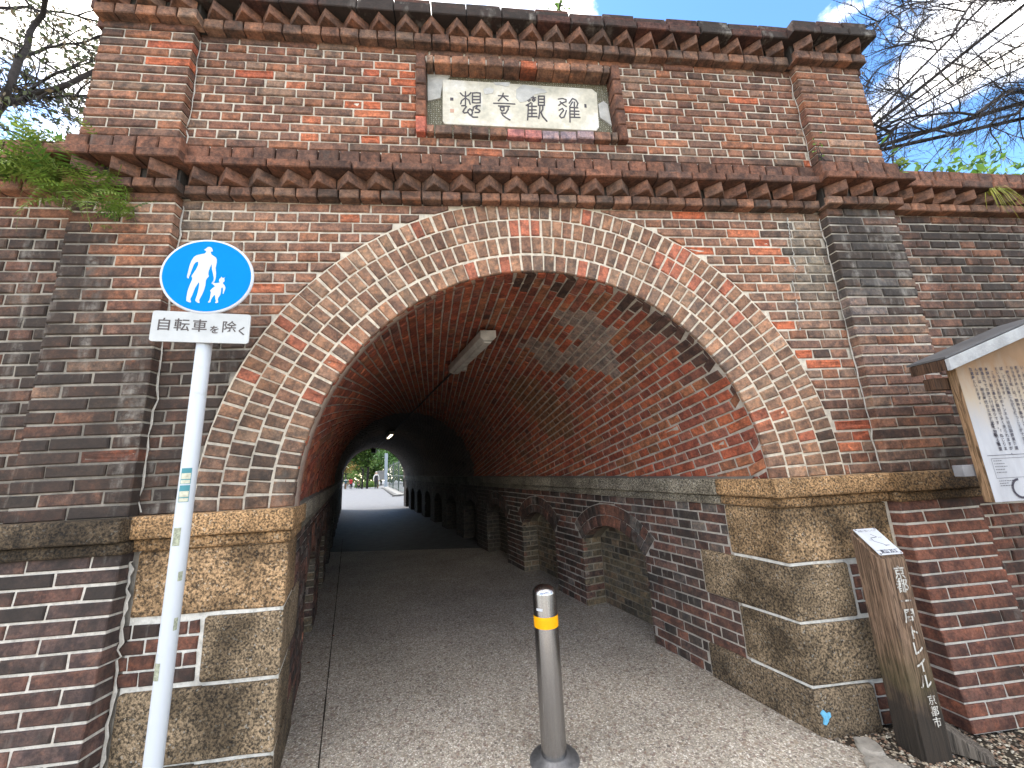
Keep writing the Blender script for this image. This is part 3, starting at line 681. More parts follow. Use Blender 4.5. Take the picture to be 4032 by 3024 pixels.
# --- plaque
FR = Bricks(); fz = .036
for i in range(12):
    w = (PX1-PX0)/12
    a = PX0+i*w
    if 0 < i < 11 or True:
        aa, bb = a+.004, a+w-.004
        if i == 0: aa += .066
        if i == 11: bb -= .066
        wall_brick(FR, aa, bb, PZ1-.068, PZ1-.004, -fz, 'wall', rng, depth=.13, col=brick_col(a, 2.6, rng, 'band'))
        wall_brick(FR, aa, bb, PZ0+.004, PZ0+.066, -fz+(.008 if 4 < i < 9 else 0), 'wall', rng, depth=.13, col=(.42, .17, .15, .4) if i in (5, 6) else (.30, .22, .23, .6) if i in (7, 8, 9) else brick_col(a, 2.6, rng, 'band'))
for i in range(5):
    h = (PZ1-PZ0)/5; za, zb = PZ0+i*h+.004, PZ0+(i+1)*h-.004
    for x in (PX0, PX1-.064): wall_brick(FR, x+.002, x+.062, za, zb, -fz-.004, 'wall', rng, depth=.13, col=(.50, .15, .10, .2) if (i == 0 and x < 0) else brick_col(2, 2.6, rng, 'corn'))
slab = MB().box((PX0+.05, .060, PZ0+.05+H), (PX1-.05, .12, PZ1-.05+H)).build('plaque', M['pattern'], portal)
FR.emit(slab, 60, 'frame_brick', 'frame_brickwork', 2)
YP = .060
def pl(zx, zy, Y=YP): p_ = on_y(1600+zx*.40687, 240+zy*.40687, Y); return p_[0], p_[2]-H
def plate(name, pts, y0, y1, mat, parent, bev=.003):
    b = MB(); b.prism([(x, z+H) for x, z in pts], y0, y1); return b.build(name, mat, parent, bev=bev)
panel_pts = [pl(352, 600), (pl(352, 205))[:2], pl(400, 203), pl(1790, 292), pl(1815, 315), pl(1838, 330), pl(1858, 660), pl(1832, 695), pl(370, 632)]
pn = plate('panel', panel_pts, YP-.018, YP+.01, M['plaque'], slab, .004)
for pts in ([(205, 125), (340, 112), (450, 110), (415, 170), (395, 205), (365, 210), (340, 300), (330, 372), (300, 380), (208, 400)], [(1850, 430), (1905, 400), (1945, 435), (1985, 640), (1930, 600), (1870, 560)]):
    plate('repair_patch', [pl(*q) for q in pts], YP-.012, YP+.01, M['plaster'], slab, .003)
for pts in ([(840, 232), (1000, 232), (990, 270), (955, 275), (925, 262), (860, 258)], [(1060, 300), (1130, 255), (1330, 300), (1360, 330), (1240, 350), (1150, 420), (1095, 425), (1060, 380)], [(740, 300), (800, 282), (850, 300), (830, 340), (760, 350)]):
    plate('flaked_patch', [pl(*q) for q in pts], YP-.0205, YP-.012, M['plaster'], pn, .001)
STROKES = {
 '想': [[(572, 298), (572, 420)], [(522, 310), (545, 335), (572, 345), (600, 335), (625, 308)], [(525, 417), (535, 385), (572, 358), (605, 380), (618, 420)],
        [(640, 405), (640, 312), (680, 308), (715, 312), (715, 405), (680, 408), (640, 405)], [(640, 345), (715, 345)], [(640, 375), (715, 375)],
        [(535, 435), (570, 432), (580, 445), (560, 470), (548, 490), (560, 505), (590, 500), (600, 478), (615, 465), (632, 475), (640, 500), (632, 525), (612, 520), (598, 500)],
        [(645, 480), (648, 450), (680, 432), (715, 435)], [(690, 437), (672, 460), (700, 472), (712, 485), (700, 500), (665, 500)], [(620, 525), (645, 545), (690, 545)]],
 '奇': [[(890, 337), (985, 342)], [(938, 312), (930, 345), (890, 387)], [(942, 348), (985, 387)], [(845, 410), (940, 412), (1050, 418)],
        [(910, 448), (945, 448), (945, 478), (925, 486), (910, 470), (910, 448)], [(890, 436), (1000, 440)], [(985, 440), (985, 470), (960, 508), (920, 503), (935, 528), (965, 550), (1002, 572)]],
 '観': [[(1175, 335), (1192, 356)], [(1218, 335), (1232, 356)], [(1165, 358), (1252, 357)], [(1185, 366), (1200, 378), (1185, 392), (1170, 378), (1185, 366)], [(1232, 366), (1247, 378), (1232, 392), (1218, 378), (1232, 366)],
        [(1160, 432), (1195, 412), (1205, 402)], [(1180, 425), (1178, 500), (1173, 572)], [(1175, 440), (1260, 440)], [(1180, 475), (1255, 475)], [(1180, 508), (1260, 508)], [(1175, 540), (1265, 540)], [(1215, 412), (1215, 540)],
        [(1278, 430), (1278, 342), (1335, 342), (1335, 430), (1278, 430)], [(1278, 372), (1335, 372)], [(1278, 402), (1335, 402)], [(1292, 430), (1290, 500), (1280, 558)], [(1320, 430), (1320, 468), (1303, 500), (1320, 540), (1360, 584)]],
 '雄': [[(1470, 370), (1510, 364), (1545, 375), (1545, 395), (1500, 410), (1475, 432)], [(1488, 395), (1520, 425), (1548, 442)], [(1478, 478), (1510, 460), (1522, 480), (1497, 510), (1482, 532), (1500, 552), (1525, 545), (1540, 510), (1548, 480)],
        [(1575, 410), (1600, 375), (1610, 365), (1640, 380), (1660, 410), (1650, 440)], [(1607, 398), (1582, 440), (1584, 592)], [(1580, 450), (1660, 455)], [(1585, 485), (1670, 488)], [(1585, 515), (1670, 518)], [(1580, 545), (1680, 548)], [(1625, 400), (1627, 548)]]}
def ribbon(b, pts, w, y0, y1):
    pts = [np.array(p_) for p_ in pts]
    for i in range(len(pts)-1):
        a, c = pts[i], pts[i+1]; d = c-a; L = np.linalg.norm(d)
        if L < 1e-6: continue
        d = d/L; n = np.array([-d[1], d[0]])*w; a2, c2 = a-d*w*.7, c+d*w*.7
        b.prism([(q[0], q[1]+H) for q in (a2-n, c2-n, c2+n, a2+n)], y0-i*.00003, y1)
for ch, sts in STROKES.items():
    b = MB()
    for j, s_ in enumerate(sts): ribbon(b, [pl(*q, YP-.018) for q in s_], .0047, YP-.0195-j*.0001, YP-.015)
    b.build('carved_character', M['inlay'], pn)
for (zx, zy, w, h, m) in ((440, 370, .011, .012, 'inlay'), (1733, 435, .008, .015, 'inlay'), (443, 482, .013, .014, 'skin')):
    x, z = pl(zx, zy, YP-.018); plate('mounting_hole', [(x-w, z-h), (x+w, z-h), (x+w, z+h), (x-w, z+h)], YP-.0192, YP-.01, M[m], pn, 0)

# --- string course of granite and quoins
def stone_block(name, V8, mat, parent, tint=(1, 1, 1), bev=.010, seed=0, amp=.004, sub=3):
    """V8: bottom ring of 4 then top ring of 4"""
    me = mesh(name, V8, [(3, 2, 1, 0), (4, 5, 6, 7), (0, 1, 5, 4), (1, 2, 6, 5), (2, 3, 7, 6), (3, 0, 4, 7)])
    bm = bmesh.new(); bm.from_mesh(me); bmesh.ops.recalc_face_normals(bm, faces=bm.faces)
    bmesh.ops.bevel(bm, geom=bm.edges[:], offset=bev, segments=3, affect='EDGES', profile=.5)
    big = [e for e in bm.edges if e.calc_length() > .12]; bmesh.ops.subdivide_edges(bm, edges=big, cuts=sub, use_grid_fill=True)
    for v in bm.verts:
        n = mnoise.noise_vector(v.co*9+Vector((seed, 0, 0)))+mnoise.noise_vector(v.co*30)*.5; v.co += n*amp
    bm.to_mesh(me); bm.free(); me.polygons.foreach_set('use_smooth', [True]*len(me.polygons)); me.materials.append(mat)
    o = bpy.data.objects.new(name, me); o.color = (*tint, 1); return link(o, parent)
def xbox(x0, x1, y0, y1, z0, z1):
    x0, x1 = sorted((x0, x1)); z0 += H; z1 += H
    return [(x0, y0, z0), (x1, y0, z0), (x1, y1, z0), (x0, y1, z0), (x0, y0, z1), (x1, y0, z1), (x1, y1, z1), (x0, y1, z1)]
def string_piece(x0, x1, y, parent, tint, seed, mat='granite'):
    stone_block('string_course_stone', xbox(x0, x1, y-.065, .12, -.100, .004), M[mat], parent, tint, .010, seed, .0022)
    stone_block('string_course_stone', xbox(x0, x1, y-.030, .12, -.158, -.103), M[mat], parent, tuple(t*.9 for t in tint), .014, seed+5, .002)
def jamb_block(name, sx, x_out, s_in, z0, z1, y, mat, parent, tint, seed, xin=1.31):
    """corner block: facade from xin to x_out, returning s_in along the tunnel wall"""
    a = np.array([sx*xin, y, 0]); e = tun(sx*xin, s_in, -H); 
    P = [(sx*xin, y), (sx*x_out, y), (sx*x_out, .2), tuple((tun(sx*(xin+.25), s_in, 0))[:2]), tuple(e[:2])]
    V = [(x, yy, z0+H) for x, yy in P]+[(x, yy, z1+H) for x, yy in P]; n = 5
    F = [tuple(range(n))[::-1], tuple(range(n, 2*n))]+[(i, (i+1) % n, n+(i+1) % n, n+i) for i in range(n)]
    me = mesh(name, V, F); bm = bmesh.new(); bm.from_mesh(me); bmesh.ops.recalc_face_normals(bm, faces=bm.faces)
    bmesh.ops.bevel(bm, geom=bm.edges[:], offset=.014, segments=3, affect='EDGES', profile=.5)
    big = [ed for ed in bm.edges if ed.calc_length() > .12]; bmesh.ops.subdivide_edges(bm, edges=big, cuts=4, use_grid_fill=True)
    for v in bm.verts:
        nn = mnoise.noise_vector(v.co*7+Vector((seed, 0, 0)))+mnoise.noise_vector(v.co*28)*.5; v.co += nn*(.0022 if name.startswith('string') else .0036)
    bm.to_mesh(me); bm.free(); me.polygons.foreach_set('use_smooth', [True]*len(me.polygons)); me.materials.append(mat)
    o = bpy.data.objects.new(name, me); o.color = (*tint, 1); return link(o, parent)
QJ = .012
for sx in (-1, 1):
    tint = (1.1, 1.02, .92) if sx > 0 else (1.15, 1.03, .9)
    jamb_block('quoin_stone', sx, 1.985, .357, -.462+QJ, -.160, -.006, M['granite'], portal, tint, 1+sx)
    jamb_block('quoin_stone', sx, 1.66, .605, -.752+QJ, -.462-QJ*.3, -.010, M['granite'], portal, (.80, .82, .84), 4+sx)
    jamb_block('quoin_stone', sx, 1.985 if sx < 0 else 1.80, .362, -1.052+QJ, -.752-QJ*.3, -.014, M['granite'], portal, (.70, .72, .74), 7+sx)
    jamb_block('quoin_stone', sx, 1.65 if sx > 0 else 1.90, .650, -H-.05, -1.052-QJ*.3, -.022, M['granite'], portal, (.52, .54, .57), 10+sx)
    # mortar bed behind the quoin joints
    b = MB(); P = [(sx*1.333, .0115), (sx*1.99, .0115), (sx*1.99, .1), tuple(tun(sx*1.56, .6, 0)[:2]), tuple(tun(sx*1.333, .6, 0)[:2])]
    V = [(x, y, .0) for x, y in P]+[(x, y, H-.155) for x, y in P]
    o = obj('quoin_mortar', V, [tuple(range(5, 10))]+[(i, (i+1) % 5, 5+(i+1) % 5, 5+i) for i in range(5)], M['mortar'], portal, cols=[(.60, .59, .55, .15)]*10)
    P = [(sx*1.321, .004), (sx*1.645, .004), (sx*1.645, .1), tuple(tun(sx*1.5, .345, 0)[:2]), tuple(tun(sx*1.321, .345, 0)[:2])]
    V = [(x, y, .0) for x, y in P]+[(x, y, H-.155) for x, y in P]
    o = obj('quoin_mortar', V, [tuple(range(5, 10))]+[(i, (i+1) % 5, 5+(i+1) % 5, 5+i) for i in range(5)], M['mortar'], portal, cols=[(.62, .61, .57, .15)]*10)
    # string course: tunnel corner piece, facade piece, pilaster piece
    for (z0, z1, pr, k) in ((-.100, .004, .062, 1), (-.158, -.103, .028, .9)):
        jamb_block('string_course_stone', sx, LX0+.02, .36, z0, z1, -pr, M['granite'], portal, (1.25*k, 1.06*k, .85*k), 13+sx, xin=1.31-pr*.65)
    a, b_ = sorted((sx*(LX0-.025), sx*(LX1+.02))); string_piece(a, b_, -PD, portal, (.34, .34, .34) if sx < 0 else (.62, .52, .40), 20+sx)
# blue dab of paint at the foot of the right quoin
b = MB(); pts = []
for i in range(14): a = 2*math.pi*i/14; r_ = .028*(1+.35*math.sin(3*a+1)+.2*math.sin(5*a)); pts.append((1.335+r_*.75*math.cos(a), -1.165+r_*math.sin(a)))
plate('paint_dab', pts, -.0335, -.026, M['blue_paint'], portal, 0)

# --- pale pointing in the pilaster corners and the crack in the right spandrel
def crack(pts, w, Y, seed, c=(.46, .44, .40, .35)):
    rg = np.random.default_rng(seed); b = MB(); Q = []
    for i in range(len(pts)-1):
        for f in np.arange(0, 1, .07): Q.append(np.array(pts[i])*(1-f)+np.array(pts[i+1])*f+np.array([rg.normal(0, .0045), 0]))
    Q.append(np.array(pts[-1])); ws = [w*(.25+rg.random()*.9) for _ in Q]
    V = []; F = []
    for q, w_ in zip(Q, ws): V += [(q[0]-w_, Y, q[1]+H), (q[0]+w_, Y, q[1]+H), (q[0]+w_*.5, Y-.0018, q[1]+H), (q[0]-w_*.5, Y-.0018, q[1]+H)]
    for i in range(len(Q)-1): F += [(4*i+j, 4*i+(j+1) % 4, 4*i+4+(j+1) % 4, 4*i+4+j) for j in range(4)]
    obj('mortar_crack', V, F, M['mortar'], portal, cols=[c]*len(V))
F2 = lambda px, py: (on_y(px*4032/2212, py*4032/2212, 0)[0], on_y(px*4032/2212, py*4032/2212, 0)[2]-H)
crack([F2(1700, 470), F2(1708, 520), F2(1718, 575), F2(1712, 610), F2(1722, 660), F2(1731, 725)], .0055, -.0005, 1, (.40, .39, .36, .35))
crack([(LX0-.006, .02), (LX0-.004, .9), (LX0-.006, 1.7)], .006, -.002, 2); crack([(-LX0+.006, .02), (-LX0+.004, .9), (-LX0+.006, 1.7)], .0075, -.002, 3)
crack([(-LX0+.010, -1.2), (-LX0+.012, -.6), (-LX0+.010, -.2)], .010, -.006, 4); crack([(UX0-.006, 2.12), (UX0-.006, 2.9)], .004, -.002, 5); crack([(-UX0+.006, 2.12), (-UX0+.006, 2.9)], .005, -.002, 6)
# ================================================================ wing walls
def wing(sx, label):
    w = thing('wing_wall', label, 'brick wall', (sx*3.2, 0, 0), 'wing walls beside the portal'); 
    X0, X1 = LX1+.0, 5.2; a0, b0 = sorted((sx*X0, sx*X1))
    V0 = panel('wall_face', a0, b0, -H, 1.76, MO, w, .15, .35)
    B = Bricks()
    for a, b, za, zb in rows_english(a0, b0, 0, 27, CH, sx > 0, rng): wall_brick(B, a, b, za, zb, 0, 'wall', rng, col=brick_col(a, (za+zb)/2, rng, 'wall') if sx > 0 else None)
    for a, b, za, zb in rows_english(a0, b0, -H, 17, (H-.15)/17, sx > 0, rng): wall_brick(B, a, b, za, zb, 0, 'low' if sx > 0 else 'lowL', rng)
    B.emit(V0, 200, 'brick', 'brickwork', 31+sx)
    for i in range(4):
        L = (X1-X0-.02)/4; a, b = sorted((sx*(X0+.02+i*L+.003), sx*(X0+.02+(i+1)*L-.003)))
        string_piece(a, b, 0, w, (.36, .36, .36) if sx < 0 else (.42, .36, .28), 40+i)
    cornice('cornice', [(a0+(.02 if sx > 0 else 0), b0-(.02 if sx < 0 else 0), 0)], LZ, w, False)
    # sloping brick coping behind the cornice
    b = MB(); b.add([(a0, -.06, LZ[4]+H), (b0, -.06, LZ[4]+H), (b0, .4, LZ[4]+H+.05), (a0, .4, LZ[4]+H+.05), (a0, -.06, LZ[4]+H-.1), (b0, -.06, LZ[4]+H-.1), (b0, .4, LZ[4]+H-.1), (a0, .4, LZ[4]+H-.1)], [(0, 1, 2, 3), (4, 5, 1, 0), (7, 6, 5, 4), (6, 7, 3, 2), (5, 6, 2, 1), (7, 4, 0, 3)])
    o = b.build('coping', M['brick_o'], w); o.color = (.12, .06, .045, .5)
    return w
wing(-1, 'dark sooty brick wing wall behind the traffic sign, ferns on its cornice')
wing(1, 'brown brick wing wall behind the roofed notice board')

# ================================================================ tunnel lining (courses twist round the skewed vault)
lining = thing('tunnel_lining', 'red brick tunnel vault with twisted courses above niched side walls', 'tunnel', tuple(tun(0, .5, -H)))
RB = 1.300
AR = 1.273; KT = .20; CB = 1/math.sqrt(1+KT*KT)
def soffit_pt(A, Sx, r_=RB):
    th = A/AR; s = Sx-DX*RB*math.cos(th); return th, s
def sof3(th, s, r_): return tun(r_*math.cos(th), s, r_*math.sin(th))
V = []; F = []; C = []; NT_, NS = 40, 40
ss = [0.0]+[0.1+(SL-.1)*(i/NS)**1.3 for i in range(NS+1)]
for s in ss:
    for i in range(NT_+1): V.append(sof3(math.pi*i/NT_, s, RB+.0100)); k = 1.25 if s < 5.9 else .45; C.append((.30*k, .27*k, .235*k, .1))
for j in range(len(ss)-1):
    for i in range(NT_): k = j*(NT_+1)+i; F.append((k, k+1, k+NT_+2, k+NT_+1))
vault = obj('vault', V, F, M['mortar'], lining, cols=C)
BS = Bricks(); rs = np.random.default_rng(77)
CQ = .0653
q = -KT*SL*CB-.6; row = 0; QMAX = (AR*math.pi+KT*(SL+.4))*CB
# rows are lines of constant q = (A + KT*Sx)*CB ; along a row t = (Sx - KT*A)*CB
qs = np.arange(0-KT*.5, QMAX, CQ)
for row, q0 in enumerate(qs):
    q1 = q0+CQ; L = .239 if row % 2 else .1195
    # t range where 0<=A<=pi*AR and 0<=s<=SL
    tmin = max((-.5-KT*QMAX), -5.0); t = -1.6-(row % 4)*.06; tend = SL*1.03+.5
    while t < tend:
        w = L if t < 6 else .239
        w += rs.normal(0, .004)
        ta, tb = t+JT/2, t+w-JT/2; t += w
        qa, qb = q0+JT/2, q1-JT/2
        c4 = [(qa, ta), (qa, tb), (qb, tb), (qb, ta)]
        P4 = []
        for (qq, tt) in c4:
            A = (qq-KT*tt)*CB; Sx = (tt+KT*qq)*CB; P4.append(soffit_pt(A, Sx))
        th_m = sum(p_[0] for p_ in P4)/4; s_m = sum(p_[1] for p_ in P4)/4
        if max(p_[1] for p_ in P4) < .030 or s_m > SL: continue
        if max(p_[0] for p_ in P4) < 0.012 or min(p_[0] for p_ in P4) > math.pi-.012: continue
        P4 = [(min(max(a, 0.004), math.pi-.004), max(s, .021)) for a, s in P4]
        th_m = sum(p_[0] for p_ in P4)/4; s_m = sum(p_[1] for p_ in P4)/4
        W4 = [sof3(a, s, RB) for a, s in P4]; o = sum(W4)/4
        n = -np.array([math.cos(th_m), 0, math.sin(th_m)]); 
        # normal of sheared cylinder: perpendicular to axis and tangent
        tg = np.array([-math.sin(th_m), 0, math.cos(th_m)]); n = np.cross(tg, DD); n /= np.linalg.norm(n)
        if n@(tun(0, s_m, .2)-o) < 0: n = -n
        u = W4[1]-W4[0]; u -= n*(u@n); 
        if np.linalg.norm(u) < .005: continue
        u /= np.linalg.norm(u); v = np.cross(n, u)
        poly = [((p_-o)@u, (p_-o)@v) for p_ in W4]
        if parea(poly) < .00022: continue
        ar = sum(poly[i][0]*poly[(i+1) % 4][1]-poly[(i+1) % 4][0]*poly[i][1] for i in range(4))
        if ar < 0: poly = poly[::-1]
        d_ = math.degrees(th_m); col = brick_col(0, 1, rs, 'soffit'); sp = False
        if s_m < .16 and 24 < d_ < 62 and rs.random() < .75: col = (.085, .048, .038, col[3])
        if s_m < .2 and (88 < d_ < 92 or 76 < d_ < 80): col = (.075, .045, .036, col[3])
        if .35 < s_m < 1.5 and 46 < d_+8*math.sin(s_m*9) < 64 and abs(s_m-.95) < .55: col = (*lerp3(col[:3], (.25, .195, .165), .9), col[3])
        if 1.9 < s_m < 2.6 and 20 < d_ < 58: col = (*lerp3(col[:3], (.17, .10, .05), .6), col[3])
        if s_m < .75 and ((13 < d_ < 16.5) or (7.5 < d_ < 10.5 and s_m > .2)) and rs.random() < .8: sp = True; col = (*lerp3(ORANGE[0], (.3, .1, .05), .3), col[3])
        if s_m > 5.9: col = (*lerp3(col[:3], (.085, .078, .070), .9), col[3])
        off = rs.normal(0, .0022)
        BS.add(o+n*off, u, v, n, poly, .05, col, sp, False)
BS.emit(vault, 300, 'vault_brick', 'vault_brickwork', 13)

# side walls with arched niches
NI = [(1.19+1.555*k, 2.135+1.555*k) for k in range(10)]; NZS, NZC = -.620, -.440; NDEP = .23
XW = 1.318
def side_wall(sx):
    nrm = np.array([-sx*DY, sx*DX, 0]); nrm /= np.linalg.norm(nrm)
    if nrm@(np.array([0, 1, 0])-np.array([sx*1.3, 1, 0])) < 0: nrm = -nrm
    W = lambda s, z, dep=0.0: tun(sx*XW, s, z)-nrm*dep
    # mortar face with openings: strips
    V = []; F = []; C = []
    def quad(pts, c=(.42, .39, .35, 1)):
        n = len(V); sd_ = pts[0][1]/DY; c = (*lerp3(c[:3], (.06, .055, .05), sstep(3.2, 6, sd_)), .3); V.extend(pts); C.extend([c]*len(pts)); F.append(tuple(range(n, n+len(pts))))  # mortar darkens with depth, the tunnel's shade put into its colour
    edges = [0]; m = MO
    for (a, b) in NI: edges += [a, b]
    edges.append(SL)
    for i in range(0, len(edges), 2): quad([W(edges[i], -H, m), W(edges[i+1], -H, m), W(edges[i+1], -.10, m), W(edges[i], -.10, m)])
    hw = (NI[0][1]-NI[0][0])/2; ris = NZC-NZS; RN = (hw*hw+ris*ris)/(2*ris)
    arcz = lambda s, sc, rr=0: NZC-RN+math.sqrt(max(0, (RN+rr)**2-(s-sc)**2))
    for (a, b) in NI:
        sc = (a+b)/2; xs = np.linspace(a, b, 13)
        for i in range(12):
            z0, z1 = arcz(xs[i], sc), arcz(xs[i+1], sc)
            quad([W(xs[i], z0, m), W(xs[i+1], z1, m), W(xs[i+1], -.10, m), W(xs[i], -.10, m)])
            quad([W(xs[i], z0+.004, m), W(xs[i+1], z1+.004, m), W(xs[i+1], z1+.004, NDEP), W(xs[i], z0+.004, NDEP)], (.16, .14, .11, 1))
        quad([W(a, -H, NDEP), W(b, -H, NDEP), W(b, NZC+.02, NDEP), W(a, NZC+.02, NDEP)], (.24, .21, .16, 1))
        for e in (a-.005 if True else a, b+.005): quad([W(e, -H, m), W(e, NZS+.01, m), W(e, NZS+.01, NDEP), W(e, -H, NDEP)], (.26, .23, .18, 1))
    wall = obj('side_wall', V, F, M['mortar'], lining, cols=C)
    B = Bricks(); uD = DD/np.linalg.norm(DD); u = uD if np.cross(uD, Z_)@nrm > 0 else -uD; su = 1 if u@DD > 0 else -1
    def put(P2, zone, dep=0.0, depth=.05, col=None):
        sc = sum(p_[0] for p_ in P2)/len(P2); zc = sum(p_[1] for p_ in P2)/len(P2)
        poly = [((p_[0]-sc)*su, p_[1]-zc) for p_ in P2]
        if su < 0: poly = poly[::-1]
        c = col or brick_col(0, 1, rs, zone)
        c = (*lerp3(c[:3], (.035, .032, .030), .85*sstep(3.2, 5.5, sc)), c[3])  # bricks darken with depth: soot and the tunnel's shade in one colour
        B.add(W(sc, zc, dep)+nrm*rs.normal(0, .0018), u, Z_, nrm, poly, depth, c, False, False)
    ch = (H-.158)/17
    sqf = lambda zc: .357 if zc > -.462 else .605 if zc > -.752 else .362 if zc > -1.052 else .650
    for a, b, za, zb in [q for r_ in range(17) for q in rows_english(sqf(-H+(r_+.5)*ch)+.008, SL, -H+r_*ch, 1, ch, r_ % 2 == 1, rs)]:
        zc = (za+zb)/2
        sq = .357 if zc > -.462 else .605 if zc > -.752 else .362 if zc > -1.052 else .650
        skip = False
        for (na, nb) in NI:
            sc = (na+nb)/2
            if zb < NZS+.02 or za < NZS-.02:
                if za < NZS-.02:
                    if a >= na-.02 and b <= nb+.02: skip = True
                    elif a < na < b: b = na-.001
                    elif a < nb < b: a = nb+.001
        if skip or b-a < .03: continue
        P2 = [(a, za), (b, za), (b, zb), (a, zb)]; ok = True
        for (na, nb) in NI:
            sc = (na+nb)/2; zc0 = NZC-RN; RR = RN+.205
            if zb > NZS-.03 and abs((a+b)/2-sc) < hw+.30:
                ang = math.atan2((a+b)/2-sc, zc-zc0); th0 = math.asin(hw/RN)
                if abs(ang) > th0:
                    sg = 1 if ang > 0 else -1; nx_, nz_ = sg*math.cos(th0), -math.sin(th0)
                    if min(math.hypot(x-sc, z-zc0) for x, z in P2) < RR:
                        P2 = clip_half(P2, nx_, nz_, nx_*sc+nz_*zc0+.004)
                        if len(P2) < 3 or parea(P2) < .0005: ok = False; break
                    continue
                dd = [math.hypot(x-sc, z-zc0) for x, z in P2]
                if max(dd) < RR: ok = False; break
                if min(dd) < RR:
                    mx_, mz_ = (a+b)/2-sc, zc-zc0; L_ = math.hypot(mx_, mz_)
                    if za < NZS-.03 and abs(mx_) > hw: continue
                    P2 = clip_half(P2, mx_/L_, mz_/L_, RR+(mx_*sc+mz_*zc0)/L_)
                    if len(P2) < 3 or parea(P2) < .0008: ok = False; break
        if ok: put(P2, 'inwall')
    for ni, (na, nb) in enumerate(NI):
        sc = (na+nb)/2; zc0 = NZC-RN; tha = math.asin(hw/RN)
        for q_ in range(2):
            r0, r1 = RN+q_*.101+.001, RN+(q_+1)*.101-.006; n = int(2*tha*(r0)/.067)
            for i in range(n):
                t0, t1 = -tha+2*tha*i/n+.0045/r0, -tha+2*tha*(i+1)/n-.0045/r0
                P2 = [(sc+r0*math.sin(t0), zc0+r0*math.cos(t0)), (sc+r0*math.sin(t1), zc0+r0*math.cos(t1)), (sc+r1*math.sin(t1), zc0+r1*math.cos(t1)), (sc+r1*math.sin(t0), zc0+r1*math.cos(t0))]
                put(P2, 'inwall', -.003, .12 if q_ == 0 else .05, col=(.22, .100, .068, 3.3) if (ni == 0 and n//2-2 <= i <= n//2+1) else None)
        # back of the niche and its far jamb
        if ni < 6:
            for a, b, za, zb in rows_english(na, nb, -H, 13, ch, True, rs):
                if zb < arcz((a+b)/2, sc)+.02: put([(a, za), (b, za), (b, zb), (a, zb)], 'niche', NDEP-MO, .03)
            for e, dr in ((nb, -1), (na, 1)):
                for k in range(10):
                    za, zb = -H+k*ch+JT/2, -H+(k+1)*ch-JT/2
                    if zb > NZS+.02: continue
                    cuts = [0.0, .11, NDEP] if k % 2 else [0.0, NDEP]
                    for j in range(len(cuts)-1):
                        d0, d1 = cuts[j]+(0 if j == 0 else JT/2), cuts[j+1]-JT/2
                        o = (W(e, (za+zb)/2, (d0+d1)/2)); n2 = uD*dr; u2 = np.cross(Z_, n2); hw2 = (d1-d0)/2
                        cj = brick_col(0, 1, rs, 'niche' if j or ni else ('niche' if rs.random() < .5 else 'inwall')); cj = (*lerp3(cj[:3], (.035, .032, .030), .85*sstep(3.2, 5.5, e)), cj[3])  # niche jambs take the same painted fall-off into shade
                        B.add(o, u2, Z_, n2, [(-hw2, -(zb-za)/2), (hw2, -(zb-za)/2), (hw2, (zb-za)/2), (-hw2, (zb-za)/2)], .02, cj, False, True)
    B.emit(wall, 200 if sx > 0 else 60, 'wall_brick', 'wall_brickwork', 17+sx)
    # stone string course inside
    s0 = .366; k = 0; lens = [.87, .46, 1.0, 1.25]
    while s0 < SL:
        L = lens[k % 4]; s1 = min(s0+L, SL)
        for (z0, z1, pr, kk) in ((-.100, .004, .045, 1), (-.158, -.103, .020, .9)):
            P = [tuple((W(s_, z, d_))) for z in (z0, z1) for s_, d_ in ((s0+.003, -pr), (s1-.003, -pr), (s1-.003, .06), (s0+.003, .06))]
            far = s0 > 7
            stone_block('string_course_stone', P, M['granite_grey'], lining, (1.25*kk*(1-.72*sstep(3, 6.5, s0)),)*3, .008, k, .003, 2)  # stones tinted darker with depth to imitate the tunnel's shade
        s0 = s1; k += 1
    return wall
side_wall(1); side_wall(-1)
# mortar fillet on top of the inner string course
for sx in (-1, 1):
    b = MB(); P = [tun(sx*1.28, s, .003) for s in (.1, SL)]; Q = [tun(sx*1.305, s, .022) for s in (.1, SL)]
    b.add([P[0], P[1], Q[1], Q[0]], [(0, 1, 2, 3)], (.30, .28, .24, 1)); b.build('mortar_fillet', M['mortar'], lining, cols=True)
# far mouth of the tunnel: outer skin closing the bank
b = MB(); N = 24
for (r0, r1) in ((RB-.01, 6.0),):
    for i in range(N):
        a0, a1 = math.pi*i/N, math.pi*(i+1)/N
        b.add([tun(r0*math.cos(a0), SL, r0*math.sin(a0)), tun(r1*math.cos(a0), SL, min(r1*math.sin(a0), 2.2)), tun(r1*math.cos(a1), SL, min(r1*math.sin(a1), 2.2)), tun(r0*math.cos(a1), SL, r0*math.sin(a1))], [(0, 1, 2, 3)])
for sx in (-1, 1): b.add([tun(sx*1.31, SL, -H), tun(sx*30, SL, -H), tun(sx*30, SL, 2.0), tun(sx*1.31, SL, 0.01)], [(0, 1, 2, 3)])
o = b.build('far_face', M['brick_o'], lining); o.color = (.14, .08, .06, .2)
